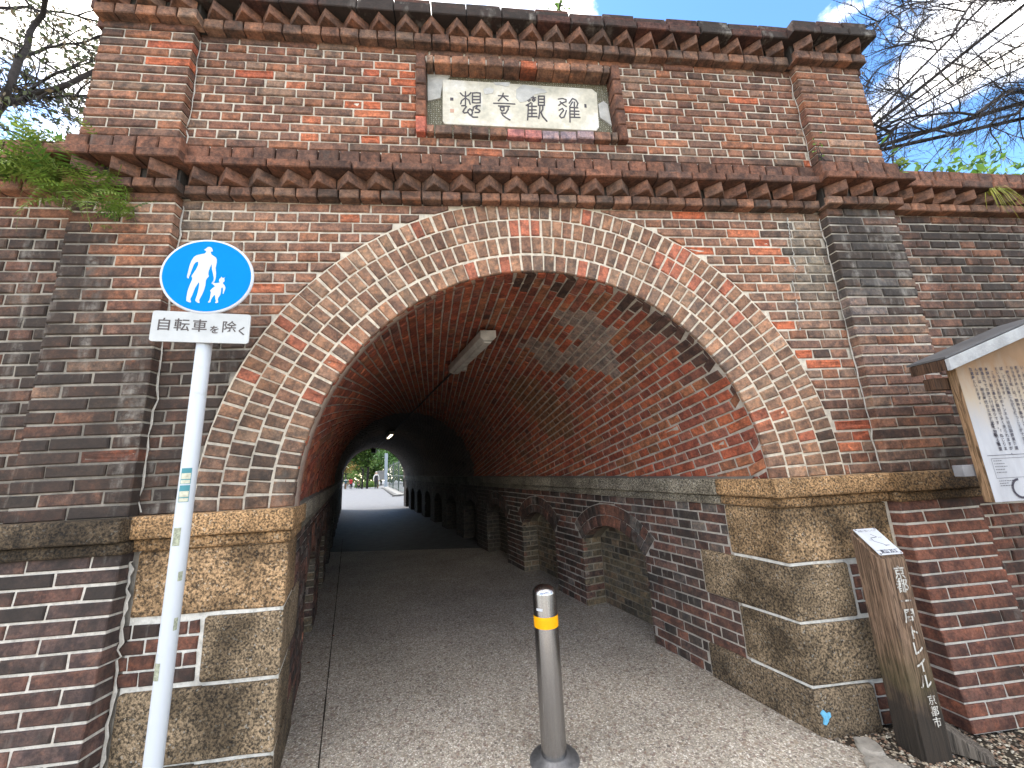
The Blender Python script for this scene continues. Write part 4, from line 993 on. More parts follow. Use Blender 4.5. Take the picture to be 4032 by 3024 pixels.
# roof over the vault so that no light leaks between vault and bank
b = MB(); 
for i in range(N):
    a0, a1 = math.pi*i/N, math.pi*(i+1)/N
    b.add([tun(1.42*math.cos(a), s, 1.42*math.sin(a)) for a, s in ((a0, .12), (a0, SL), (a1, SL), (a1, .12))], [(0, 1, 2, 3)])
for sx in (-1, 1): b.add([tun(sx*1.63, .25, -H), tun(sx*1.63, SL, -H), tun(sx*1.63, SL, .02), tun(sx*1.63, .25, .02)], [(0, 1, 2, 3)]); b.add([tun(sx*1.42, .12, .02), tun(sx*1.42, SL, .02), tun(sx*1.63, SL, .02), tun(sx*1.63, .12, .02)], [(0, 1, 2, 3)])
o = b.build('vault_extrados', M['brick_o'], lining); o.color = (.14, .08, .06, .2)

# ================================================================ lamps and conduit under the crown
def lamp(s0, s1, lit, label):
    t = thing('ceiling_light', label, 'ceiling light', tuple(tun(.03, (s0+s1)/2, 1.16)), 'strip lights under the vault')
    xs, zt, zb = .065, 1.262, 1.175
    def ring_(s, k=1): return [tun(.03+x*k, s, z) for x, z in ((-xs, zt), (xs, zt), (xs, zb+.025), (xs*.62, zb), (-xs*.62, zb), (-xs, zb+.025))]
    a, c = ring_(s0), ring_(s1)
    F = [tuple(range(6)), tuple(range(11, 5, -1))]+[(i, 6+i, 6+(i+1) % 6, (i+1) % 6) for i in range(6)]
    MB().add(a+c, F).build('housing', M['fixture'], t, bev=.004)
    d0, d1 = s0+.03, s1-.03
    q = [tun(.03+x, s, z) for s in (d0, d1) for x, z in ((-xs*.55, zb-.002), (xs*.55, zb-.002), (xs*.45, zb-.016), (-xs*.45, zb-.016))]
    MB().add(q, [(3, 2, 1, 0), (4, 5, 6, 7), (0, 1, 5, 4), (1, 2, 6, 5), (2, 3, 7, 6), (3, 0, 4, 7)]).build('diffuser', M['lamp'] if lit else M['fixture'], t)
    for s in (s0+.2, s1-.2): MB().tube([tun(.03, s, 1.31), tun(.03, s, zt)], .012, 6).build('bracket', M['conduit'], t)
    q = MB(); c0 = tun(.10, s1-.10, 1.215); q.box(tuple(c0-.035), tuple(c0+.035)); q.build('junction_box', M['fixture'], t, bev=.005)
    return t
lamp(.95, 2.10, False, 'unlit dirty strip light under the crown just inside the mouth')
lamp(9.0, 10.2, True, 'glowing strip light deep inside the dark tunnel')
cb = MB(); cb.tube([tun(.10, s, 1.285-.004*math.sin(s*3)) for s in np.linspace(2.0, SL-.2, 40)], .013, 6)
tag(cb.build('conduit', M['conduit'], smooth=True), 'thin dark cable conduit running along the tunnel crown', 'conduit')
bx = thing('crown_box', 'dark box hanging under the crown at the far mouth', 'junction box', tuple(tun(-.04, SL-.5, 1.05)))
MB().box(tuple(tun(-.16, SL-.6, 1.06)), tuple(tun(.02, SL-.6, 1.24)+np.array([0, .2, 0]))).build('housing', M['conduit'], bx, bev=.01)
MB().tube([tun(-.10, SL-.6, 1.24), tun(-.10, SL-.6, 1.30)], .02, 6).build('bracket', M['conduit'], bx)

# ================================================================ street furniture
TMP = bpy.data.scenes.new('scratch')
def eval_mesh(o):
    TMP.collection.objects.link(o); vl = TMP.view_layers[0]; vl.update(); dg = vl.depsgraph; dg.update()
    return bpy.data.meshes.new_from_object(o.evaluated_get(dg))
def text_mesh(body, size, bold=0.0, align='CENTER'):
    cu = bpy.data.curves.new('t', 'FONT'); cu.body = body; cu.size = size; cu.align_x = align; cu.align_y = 'CENTER'; cu.offset = bold; cu.resolution_u = 3
    o = bpy.data.objects.new('t', cu); me = eval_mesh(o)
    bpy.data.objects.remove(o); bpy.data.curves.remove(cu); return me
def text_obj(name, items, mat, parent, mw):
    """items: (body, size, x, y, bold); flat lettering laid in the local xy plane"""
    b = MB()
    for body, size, x, y, bold in items:
        me = text_mesh(body, size, bold); b.add([(v.co.x+x, v.co.y+y, 0) for v in me.vertices], [tuple(p_.vertices) for p_ in me.polygons]); bpy.data.meshes.remove(me)
    return obj(name, b.V, b.F, mat, parent, mw)
def frame(o, u, v, n): return Matrix(((u[0], v[0], n[0], o[0]), (u[1], v[1], n[1], o[1]), (u[2], v[2], n[2], o[2]), (0, 0, 0, 1)))
def zat(px, py, X, Y):
    d = ray(px, py); t = ((X-CAMP[0])*d[0]+(Y-CAMP[1])*d[1])/(d[0]**2+d[1]**2); return CAMP[2]+t*d[2]
def disc(r_, t, n=64, bev=.002):
    b = MB(); b.lathe([(0.0001, 0), (r_, 0), (r_, t), (0.0001, t)], n); return b

# --- round traffic sign
PXY = (-1.605, -.308); az = R(-9); sn = np.array([-math.sin(az), -math.cos(az), 0]); su_ = np.array([-sn[1], sn[0], 0.])
sign = thing('traffic_sign', 'white pole with round blue pedestrian sign and small white plate below it', 'traffic sign', (PXY[0], PXY[1], 0))
b = MB(); b.lathe([(.0305, -.02), (.0302, 1.0), (.0298, 2.50), (.026, 2.51), (.001, 2.512)], 28, PXY); b.build('pole', M['pole'], sign, smooth=True)
CZ = 1.082+H; RS = .186
def sfr(z, off): return frame(np.array([PXY[0], PXY[1], z])+sn*off, su_, Z_, sn)
b = MB(); b.lathe([(.0001, 0), (RS, 0), (RS+.002, .004), (RS, .009), (RS-.006, .0105), (.0001, .0105)], 72)
sp_ = b.build('sign_plate', M['sign_white'], sign, sfr(CZ, .034), True)
b = MB(); b.lathe([(.0001, .0112), (RS-.0095, .0112), (RS-.0095, .009)], 72); b.build('blue_face', M['sign_blue'], sp_, sfr(CZ, .034))
ADULT = [(750,292),(778,266),(795,248),(822,244),(845,252),(860,276),(868,303),(846,306),(842,322),(856,346),(890,364),(918,382),(933,408),(936,450),(930,520),(944,590),(947,650),(938,700),(915,730),(900,722),(922,690),(920,650),(905,600),(885,545),(872,475),(860,510),(845,570),(845,610),(856,640),(835,665),(825,690),(826,760),(815,830),(795,890),(772,950),(780,990),(755,985),(725,965),(722,950),(738,880),(745,800),(745,745),(738,722),(725,745),(700,800),(682,870),(660,945),(673,985),(650,988),(612,970),(608,920),(612,840),(630,760),(650,690),(648,670),(634,650),(650,620),(680,560),(700,500),(700,465),(690,455),(665,465),(645,500),(628,570),(615,630),(606,660),(603,682),(585,678),(580,660),(582,620),(588,560),(595,500),(612,440),(635,395),(665,370),(720,352),(765,338),(782,318),(778,302)]
CHILD = [(1018,630),(1030,645),(1050,645),(1070,638),(1055,652),(1065,672),(1062,695),(1045,708),(1052,722),(1075,745),(1087,775),(1085,800),(1075,830),(1072,855),(1060,852),(1060,825),(1058,795),(1048,772),(1040,770),(1033,790),(1035,830),(1030,870),(1010,905),(1005,930),(1015,970),(990,980),(975,975),(985,955),(975,930),(968,895),(965,878),(950,880),(932,910),(918,945),(918,968),(895,980),(885,972),(900,945),(905,910),(905,880),(908,845),(895,822),(920,790),(950,762),(930,745),(900,728),(915,712),(950,722),(985,715),(1005,708),(993,690),(995,665),(1010,650)]
for nm, P in (('adult_figure', ADULT), ('child_figure', CHILD)):
    obj(nm, [((x-838)/603*RS, -(y-630)/487*RS, .0119) for x, y in P], [tuple(range(len(P)))[::-1]], M['sign_white'], sp_, sfr(CZ, .034))
PZ = .830+H; PW, PH = .190, .071
def rrect(w, h, r_, n=5):
    P = []
    for cx, cy, a0 in ((w-r_, -h+r_, -90), (w-r_, h-r_, 0), (-w+r_, h-r_, 90), (-w+r_, -h+r_, 180)):
        for i in range(n+1): a = R(a0+90*i/n); P.append((cx+r_*math.cos(a), cy+r_*math.sin(a)))
    return P
def flat_plate(name, P, t, mat, parent, mw):
    n = len(P); V = [(x, y, 0) for x, y in P]+[(x, y, t) for x, y in P]
    return obj(name, V, [tuple(range(n))[::-1], tuple(range(n, 2*n))]+[(i, (i+1) % n, n+(i+1) % n, n+i) for i in range(n)], mat, parent, mw)
sub = flat_plate('sub_plate', rrect(PW, PH, .012), .008, M['plate_white'], sign, sfr(PZ, .034))
text_obj('lettering', [('自', .062, -.143, .004, .0007), ('転', .062, -.076, .004, .0007), ('車', .062, -.008, .003, .0007), ('を', .040, .051, -.012, .001), ('除', .060, .107, .002, .0007), ('く', .044, .160, -.014, .001)], M['sign_text'], sub, sfr(PZ, .0428))
for zz, hh in ((1.09, .030), (.83, .02)):
    b = MB(); b.lathe([(.031, zz+H-hh/2), (.035, zz+H-hh/2), (.035, zz+H+hh/2), (.031, zz+H+hh/2)], 24, PXY); b.build('clamp', M['grey_metal'], sign)
def sticker(z0, z1, a0, a1, mat, r_=.0312, name='sticker'):
    V = []; F = []; n = 8; base = math.atan2(sn[1], sn[0])
    for i in range(n+1):
        a = base+a0+(a1-a0)*i/n
        for z in (z0, z1): V.append((PXY[0]+r_*math.cos(a), PXY[1]+r_*math.sin(a), z+H))
    for i in range(n): F.append((2*i, 2*i+2, 2*i+3, 2*i+1))
    return obj(name, V, F, mat, sign)
for za, zb in ((.143, .208), (.070, .138)):
    sticker(za, zb, -.45, .75, M['sticker_blue']); sticker(za+.020, za+.044, -.38, .68, M['sticker_cream'], .0314); sticker(za+.002, za+.016, -.38, .68, M['sticker_cream'], .0314)
for za, zb, a0, a1 in ((-.10, -.03, -.5, .35), (-.235, -.20, .6, 1.1), (-.58, -.52, -.9, -.1), (-.415, -.37, .75, 1.2)): sticker(za, zb, a0, a1, M['sticker_residue'], .0311, 'sticker_scrap')

# --- stainless bollard
BXY = (-.042, .075)
bo = thing('bollard', 'brushed steel bollard with a yellow band standing in the tunnel mouth', 'bollard', (*BXY, 0))
b = MB(); b.lathe([(.0625, .03), (.0625, .748), (.060, .759), (.053, .770), (.039, .780), (.018, .786), (.0004, .787)], 48, BXY); b.build('post', M['steel'], bo, smooth=True)
b = MB(); b.lathe([(.0632, .592), (.0634, .594), (.0634, .644), (.0632, .646)], 48, BXY); b.build('yellow_band', M['yellow'], bo, smooth=True)
b = MB(); b.lathe([(.0001, .012), (.062, .03), (.072, .028), (.076, .016), (.112, .012), (.120, .004), (.122, 0)], 40, BXY); b.build('base_flange', M['flange'], bo, smooth=True)
V = []; F = []
for i in range(5):
    a = R(-145+i*8)
    for z in (.676, .688): V.append((BXY[0]+.0632*math.cos(a), BXY[1]+.0632*math.sin(a), z))
for i in range(4): F.append((2*i, 2*i+2, 2*i+3, 2*i+1))
obj('white_mark', V, F, M['sign_white'], bo)

# --- wooden trail post
wx0, wx1, wy0, wy1 = 1.608, 1.762, -.240, -.105
zf = zat(2688+1325*.6076, 2016+300*.6076, wx0, wy0); zb_ = zat(2688+1155*.6076, 2016+110*.6076, wx0, wy1)
wp = thing('trail_post', 'weathered square wooden trail post with a white map plate on its sloping top', 'wooden post', ((wx0+wx1)/2, (wy0+wy1)/2, 0))
MW = Matrix.Translation(((wx0+wx1)/2, (wy0+wy1)/2, 0)); hx, hy = (wx1-wx0)/2, (wy1-wy0)/2
me = mesh('post', [(-hx, -hy, -.05), (hx, -hy, -.05), (hx, hy, -.05), (-hx, hy, -.05), (-hx, -hy, zf), (hx, -hy, zf), (hx, hy, zb_), (-hx, hy, zb_)], [(3, 2, 1, 0), (4, 5, 6, 7), (0, 1, 5, 4), (1, 2, 6, 5), (2, 3, 7, 6), (3, 0, 4, 7)])
bm = bmesh.new(); bm.from_mesh(me); bmesh.ops.bevel(bm, geom=bm.edges[:], offset=.011, segments=2, affect='EDGES'); bmesh.ops.subdivide_edges(bm, edges=[e for e in bm.edges if e.calc_length() > .3], cuts=14, use_grid_fill=True)
for v in bm.verts: v.co += mnoise.noise_vector(Vector((v.co.x*9, v.co.y*9, v.co.z*3)))*.005
bm.to_mesh(me); bm.free(); me.materials.append(M['post_wood']); link(bpy.data.objects.new('post', me), wp, None, MW)
sl_v = np.array([0, wy1-wy0, zb_-zf]); sl_L = np.linalg.norm(sl_v); sl_v /= sl_L; sl_n = np.cross(X_, sl_v)
pc = np.array([(wx0+wx1)/2, (wy0+wy1)/2, (zf+zb_)/2])+sl_n*.007-sl_v*.006
PM = frame(pc, X_, sl_v, sl_n)
mp_ = flat_plate('map_plate', rrect(.066, sl_L*.44, .004), .003, M['sign_white'], wp, PM)
hl_ = sl_L*.44
PM2 = frame(pc+sl_n*.0036, X_, sl_v, sl_n)
text_obj('map_lettering', [('京都一周トレイル', .013, 0, hl_*.80, 0), ('東山 30-2', .022, .0, -hl_*.78, .0006), ('七条大橋', .006, -.03, hl_*.1, 0), ('蹴上駅', .006, .035, hl_*.25, 0), ('現在地', .008, .03, -hl_*.35, 0)], M['ink'], mp_, PM2)
b = MB()
for i, (a, c) in enumerate(zip([(0, .55), (0.02, .3), (-.02, .25), (-.02, 0), (.015, -.25)], [(0.02, .3), (-.02, .25), (-.02, 0), (.015, -.25), (.02, -.4)])):
    a, c = np.array((a[0], a[1]*hl_)), np.array((c[0], c[1]*hl_)); d = c-a; d = d/np.linalg.norm(d); n = np.array((-d[1], d[0]))*.0014
    b.add([(*(a-n), i*1e-5), (*(c-n), i*1e-5), (*(c+n), i*1e-5), (*(a+n), i*1e-5)], [(0, 1, 2, 3)])
for x0, x1, y0, y1 in ((-.058, .058, -.9, -.895), (-.058, .058, -.67, -.665)): b.add([(x0, y0*hl_, 0), (x1, y0*hl_, 0), (x1, y1*hl_+.001, 0), (x0, y1*hl_+.001, 0)], [(0, 1, 2, 3)])
b.build('map_route', M['ink'], mp_, PM2)
for x in (-.057, .057):
    for y in (-.92, .92): c = MB(); c.lathe([(.0001, .003), (.004, .003), (.005, .0)], 12); c.build('screw', M['steel'], mp_, frame(pc+X_*x+sl_v*y*hl_+sl_n*.003, X_, sl_v, sl_n))
its = []
zc_ = []
for ch, (zx, zy) in zip('京都一周トレイル', [(1460, 405), (1478, 490), (1500, 590), (1522, 685), (1550, 795), (1575, 900), (1597, 1010), (1620, 1115)]):
    z = zat(2688+zx*.6076, 2016+zy*.6076, 1.69, wy0); its.append((ch, .066, .012, z, .0012))
for ch, (zx, zy) in zip('京都市', [(1640, 1232), (1655, 1305), (1672, 1378)]):
    z = zat(2688+zx*.6076, 2016+zy*.6076, 1.69, wy0); its.append((ch, .044, .022, z, .0006))
for it in its: text_obj('white_character', [it], M['post_paint'], wp, frame(((wx0+wx1)/2, wy0-.0075, 0), X_, Z_, -Y_))

# --- roofed notice board
YB = -.60; BX0 = 1.847; BXC = 2.37; BX1 = 2*BXC-BX0
nb = thing('notice_board', 'wooden notice board with small gabled roof and vertical writing', 'notice board', (BXC, YB+.05, 0))
zr = lambda x, o=0: (.533+o)+.335*(min(x, 2*BXC-x)-1.794)
zbot = -.111
P = [(BX0, zbot+H), (BX1, zbot+H), (BX1, zr(BX1, -.03)+H), (BXC, zr(BXC, -.03)+H), (BX0, zr(BX0, -.03)+H)]
b = MB(); b.prism(P, YB+.004, YB+.040); b.build('board', M['board_wood'], nb, bev=.002)
n = len(P); fc = obj('board_face', [(x, YB+.002, z) for x, z in [(BX0+.001, zbot+H+.001), (BX1-.001, zbot+H+.001), (BX1-.001, zr(BX1, -.031)+H), (BXC, zr(BXC, -.031)+H), (BX0+.001, zr(BX0, -.031)+H)]], [tuple(range(5))], M['board_face'], nb)
for sd in (0, 1):
    xs = (1.765, BXC) if sd == 0 else (2*BXC-1.765, BXC)
    def slab(name, o0, o1, y0, y1, mat):
        P = [(xs[0], zr(xs[0], o0)+H), (xs[1], zr(xs[1], o0)+H), (xs[1], zr(xs[1], o1)+H), (xs[0], zr(xs[0], o1)+H)]
        c = MB(); c.prism(P, y0, y1); return c.build(name, mat, nb, bev=.002)
    slab('roof_panel', -.046, .004, YB-.022, YB+.125, M['dark_wood']); slab('roof_cover', .006, .016, YB-.03, YB+.135, M['roof_sheet']); slab('bargeboard', -.050, .003, YB-.040, YB-.024, M['grey_wood'])
MB().box((1.775, YB+.045, .40+H), (2*BXC-1.775, YB+.09, .455+H)).build('crossbeam', M['dark_wood'], nb, bev=.003)
MB().box((1.795, YB+.045, .0+H), (2*BXC-1.795, YB+.085, .050+H)).build('crossbeam', M['beam_grey'], nb, bev=.003)
for x in (2.24, 2.56): MB().box((x-.04, YB+.042, -.05), (x+.04, YB+.12, .45+H)).build('post', M['board_wood'], nb, bev=.004)
def bp(zx, zy): p_ = on_y(3550+zx*.482, 1250+zy*.482, YB); return p_[0], p_[2]
COLS = [(560, 410, 'な遺産といえます。'), (602, 410, 'んぽ」は、明治時代の土木技術を物語る貴重'), (643, 408, '鉄道以外での施工例は希少です。「ねじりま'), (686, 407, '本線の敷設工事など関西で多く見られますが、'),
        (728, 405, '　このような形状のトンネルは旧国鉄東海道'), (768, 404, 'という意味です。'), (808, 402, 'ば、どんな困難にも打ち勝つことができる」'), (850, 400, '「陽気発処」は「精神を集中して物事に当たれ'), (892, 398, 'ななながめとすぐれた考え」という意味で、'), (934, 396, '額があります。「雄観奇想」は「見事'), (976, 394, 'い、両側の入口にはそれぞれ'), (1018, 392, 'トンネルの両側の額')]
its = []
for (zx, zy, s_) in COLS:
    x, z = bp(zx, zy)
    for i, ch in enumerate(s_):
        if ch in '　': continue
        rot_ = ch in '「」、。'
        its.append((ch, .0185, x-BX0, z-.010-i*.0193, .0003))
for i, ch in enumerate('京都市'): x, z = bp(655, 890+75*i); its.append((ch, .018, bp(560, 410)[0]+.024-BX0, z, .0003))
text_obj('printed_text', its, M['ink'], fc, frame((BX0, YB-.0005, 0), X_, Z_, -Y_))
b = MB(); YF = YB-.0004
def bline(x0, z0, x1, z1, w=.0014):
    a, c = np.array((x0, z0)), np.array((x1, z1)); d = c-a; d = d/np.linalg.norm(d); n = np.array((-d[1], d[0]))*w/2
    b.add([((a-n)[0], YF, (a-n)[1]), ((c-n)[0], YF, (c-n)[1]), ((c+n)[0], YF, (c+n)[1]), ((a+n)[0], YF, (a+n)[1])], [(0, 1, 2, 3)])
xl, zl = bp(700, 1130); bline(xl, zl, BX1-.05, zl, .002)
xq, zq = bp(730, 1155); xq2, zq2 = bp(775, 1315); bline(xq, zq, BX1-.05, zq); bline(xq, zq, xq, zq2); bline(xq, zq2, BX1-.25, zq2)
for i in range(8):
    z = zq-.010-i*.0125 if i < 5 else zq2-.012-(i-5)*.010
    xx = xq+.008
    while xx < xq+.05+(i % 3)*.012: L = .004+.008*random.random(); bline(xx, z, xx+L, z, .0022); xx += L+.003
cx, cz = bp(975, 1395)
for i in range(26):
    a = R(90+i*8.5); a1 = R(90+(i+.9)*8.5); r_ = .034
    b.add([(cx+q*math.cos(t), YF, cz+q*math.sin(t)) for q, t in ((r_, a), (r_+.010, a), (r_+.010, a1), (r_, a1))], [(0, 1, 2, 3)])
b.build('printed_rules', M['ink'], fc)

# --- stones, wedge, pebbles at the foot of the right pier
def gp_(px, py, z=0): d = ray(px, py); return CAMP+d*((z-CAMP[2])/d[2])
def rock(name, c, size, seed, label, mat):
    bm = bmesh.new(); bmesh.ops.create_icosphere(bm, subdivisions=3, radius=1)
    for v in bm.verts:
        n = mnoise.noise_vector(v.co*1.3+Vector((seed, 0, 0)))*.35+mnoise.noise_vector(v.co*4+Vector((seed, 0, 0)))*.08; p_ = v.co+n
        p_.z = max(-.6, min(p_.z, .55+.1*n.x)); v.co = Vector((p_.x*size[0], p_.y*size[1], p_.z*size[2]))
    me = bpy.data.meshes.new(name); bm.to_mesh(me); bm.free(); me.materials.append(mat)
    o = bpy.data.objects.new(name, me); link(o, None, None, Matrix.Translation(c) @ Matrix.Rotation(seed*1.3, 4, 'Z')); return tag(o, label, 'stone')
c = gp_(3425, 2955); rock('flat_stone', (c[0], c[1], .008), (.075, .05, .030), 1.0, 'flat grey stone lying on the gravel beside the trail post', M['red_rubble'])
c = gp_(3500, 3030); rock('flat_stone', (c[0], c[1], .006), (.085, .05, .028), 4.4, 'second flat stone half buried next to the path edge', M['red_rubble'])
c = gp_(3800, 2900); wd = MB(); wd.add([(-.03, -.14, 0), (.05, -.14, 0), (.05, .09, 0), (-.03, .09, 0), (-.03, -.14, .02), (.05, -.14, .018), (.05, .09, .15), (-.03, .09, .16)], [(3, 2, 1, 0), (4, 5, 6, 7), (0, 1, 5, 4), (1, 2, 6, 5), (2, 3, 7, 6), (3, 0, 4, 7)])
o = wd.build('wood_wedge', M['old_wood'], None, Matrix.Translation((1.80, -.19, 0)) @ Matrix.Rotation(R(38), 4, 'Z'), bev=.006); tag(o, 'grey weathered wooden wedge on the ground behind the trail post', 'wood wedge')
pb = MB(); prng = np.random.default_rng(5)
for i in range(5200):
    if i < 4200: x, y = prng.uniform(1.28, 3.2), -abs(prng.normal(0, .55))
    else: x, y = prng.uniform(1.28, 2.2), -prng.random()*.3
    if x < 1.32-.9*y*.75 and prng.random() < .93 and y < -.02: continue
    r_ = abs(prng.normal(.0045, .002))+.002; a = prng.random()*6; h_ = r_*.6
    g = prng.random(); c = (.32, .27, .2, 1) if g < .35 else (.45, .42, .35, 1) if g < .45 else (.12, .1, .08, 1) if g < .75 else (.2, .13, .09, 1)
    z = -.012
    V = [(x+r_*k*math.cos(a+t), y+r_*math.sin(a+t), z+h_*.6) for t, k in ((0, 1.3), (1.6, 1), (3.1, 1.2), (4.7, .9))]+[(x, y, z+h_*1.7), (x, y, z)]
    pb.add(V, [(0, 1, 4), (1, 2, 4), (2, 3, 4), (3, 0, 4), (1, 0, 5), (2, 1, 5), (3, 2, 5), (0, 3, 5)], c)
stuff(tag(obj('pebbles', pb.V, pb.F, M['pebble'], cols=pb.C), 'small tan pebbles scattered over dark soil by the right pier', 'pebbles'))
# fallen leaves on the path
for i, (px, py) in enumerate(((1300, 2330), (2605, 2583), (1312, 2505), (1215, 2612))):
    c = gp_(px, py); a = i*1.3
    V = [(.018*math.cos(a), .018*math.sin(a), .004), (.010*math.cos(a+1.5), .010*math.sin(a+1.5), .010), (-.018*math.cos(a), -.018*math.sin(a), .003), (.010*math.cos(a-1.5), .010*math.sin(a-1.5), .009)]
    o = obj('fallen_leaf', V, [(0, 1, 2, 3)], M['leaf'], None, Matrix.Translation((c[0], c[1], 0)), cols=[((.22, .07, .03, 1), (.30, .2, .14, 1), (.25, .06, .03, 1), (.2, .08, .04, 1))[i]]*4)
    tag(o, ('small brown leaf fallen near the path joint', 'pale dry leaf at the foot of the tunnel wall below the niches', 'reddish leaf beside the path joint', 'tiny red leaf against the left jamb')[i], 'leaf', 'fallen leaves on the path')

# ================================================================ beyond the far mouth
def road_z(s): return float(np.interp(s, [y for y, _ in ys], [z for _, z in ys]))
def ground_at(px, dep):
    p_ = at_depth(px, 1915, dep); s = p_[1]/DY; return np.array([p_[0], p_[1], road_z(s)])
def person(label, px, dep, h, yaw, pose, clothes, bag=False):
    p_ = ground_at(px, dep); g = thing('person', label, 'person', tuple(p_), 'walkers outside the far mouth', yaw)
    J = {}; E_ = []; RD = {}
    def j(n, x, y, z, r_, par=None):
        J[n] = (x*h, y*h, z*h); RD[n] = r_*h
        if par: E_.append((par, n))
    sw = pose.get('swing', .06); cr = pose.get('crouch', 0)
    j('pel', 0, 0, .53-cr, .075); j('sp', 0, .0, .64-cr, .072, 'pel'); j('ch', 0, -.01*0, .75-cr, .082, 'sp'); j('nk', 0, 0, .835-cr, .035, 'ch'); j('hd', 0, -.01, .90-cr, .060, 'nk'); j('ht', 0, -.005, .965-cr, .045, 'hd')
    for s, q in ((-1, 'l'), (1, 'r')):
        f = sw*s
        j('sh'+q, s*.105, 0, .80-cr, .042, 'ch'); j('el'+q, s*.150, f*.7+.01, .645-cr, .030, 'sh'+q); j('wr'+q, s*.150, f*1.1-.05, .50-cr, .022, 'el'+q); j('ha'+q, s*.148, f*1.2-.065, .455-cr, .022, 'wr'+q); j('fi'+q, s*.145, f*1.2-.07, .42-cr, .012, 'ha'+q); j('th'+q, s*.130, f*1.2-.085, .455-cr, .010, 'ha'+q)
        j('hp'+q, s*.052, 0, .49-cr, .065, 'pel'); j('kn'+q, s*.055, -f*.8-.01-cr*.6, .28-cr*.35, .045, 'hp'+q); j('an'+q, s*.055, -f*1.5+.02, .05, .030, 'kn'+q); j('to'+q, s*.060, -f*1.5-.09, .018, .022, 'an'+q)
    names = list(J); idx = {n: i for i, n in enumerate(names)}
    me = bpy.data.meshes.new('body'); me.from_pydata([J[n] for n in names], [(idx[a], idx[b_]) for a, b_ in E_], []); o = bpy.data.objects.new('tmp', me)
    sk = o.modifiers.new('skin', 'SKIN'); 
    for i, n in enumerate(names): me.skin_vertices[0].data[i].radius = (RD[n], RD[n]*(.75 if n in ('ch', 'sp', 'pel') else 1)); me.skin_vertices[0].data[i].use_root = (n == 'pel')
    o.modifiers.new('sub', 'SUBSURF').levels = 1
    bm_ = eval_mesh(o); bpy.data.objects.remove(o)
    bm_.materials.clear(); mats = clothes['mats']
    for m_ in mats: bm_.materials.append(M[m_])
    for pg in bm_.polygons:
        c_ = pg.center/h; pg.material_index = clothes['f'](c_.x, c_.y, c_.z+cr); pg.use_smooth = True
    bm_.name = 'body'; ob = bpy.data.objects.new('body', bm_); link(ob, g, None, WM[g.name])
    bm = bmesh.new(); bmesh.ops.create_uvsphere(bm, u_segments=14, v_segments=9, radius=.068*h)
    for v in bm.verts: v.co.z *= 1.12; v.co += Vector((0, .012*h, (.935-cr)*h))
    bmesh.ops.delete(bm, geom=[v for v in bm.verts if v.co.y < -.02*h and v.co.z < (.955-cr)*h], context='VERTS')
    hm = bpy.data.meshes.new('hair'); bm.to_mesh(hm); bm.free(); hm.materials.append(M[clothes.get('hair', 'hair')]); link(bpy.data.objects.new('hair', hm), g, None, WM[g.name])
    if bag:
        q = MB(); q.box((.14*h, -.10*h, .26*h), (.20*h, .06*h, .42*h)); q.build('bag', M['cloth_white'], g, WM[g.name], bev=.012)
    return g
base_f = lambda x, y, z: 2 if z > .85 else (2 if (abs(x) > .12 and z < .62) else 0 if z > .49 else (3 if z < .04 else 1))
toward = math.atan2(-DX, DY)        # faces back along the tunnel
apron = lambda x, y, z: 2 if z > .865 else (2 if abs(x) > .135 and z < .50 else 0 if (abs(x) > .085 or z > .80) and z > .50 and not (z < .60 and abs(x) < .10) else 1)
person('person walking towards the tunnel in white blouse, black apron dress and white hat', 1481, 37.5, 1.63, .25, {'swing': .05}, {'mats': ['cloth_white', 'cloth_black', 'skin', 'cloth_black'], 'f': apron, 'hair': 'cloth_white'}, True)
person('person in red shirt and dark trousers walking away outside the tunnel', 1381, 60, 1.72, math.pi+.2, {'swing': .04}, {'mats': ['cloth_red', 'cloth_black', 'skin', 'cloth_white'], 'f': base_f})
person('person in dark top with white shoulders and brown trousers beside the red shirt', 1361, 59, 1.75, math.pi-.1, {'swing': .05}, {'mats': ['cloth_teal', 'cloth_brown', 'skin', 'cloth_white', 'cloth_white'], 'f': lambda x, y, z: 4 if .76 < z < .84 else base_f(x, y, z)})
person('person dressed in black bending down near the tree trunks', 1408, 62, 1.6, math.pi/2, {'crouch': .16}, {'mats': ['cloth_black', 'cloth_black', 'skin', 'cloth_white'], 'f': base_f})
person('person dressed in brown bending down beside the one in black', 1416, 62.5, 1.6, -math.pi/2, {'crouch': .13}, {'mats': ['cloth_brown', 'cloth_black', 'skin', 'cloth_white'], 'f': base_f})

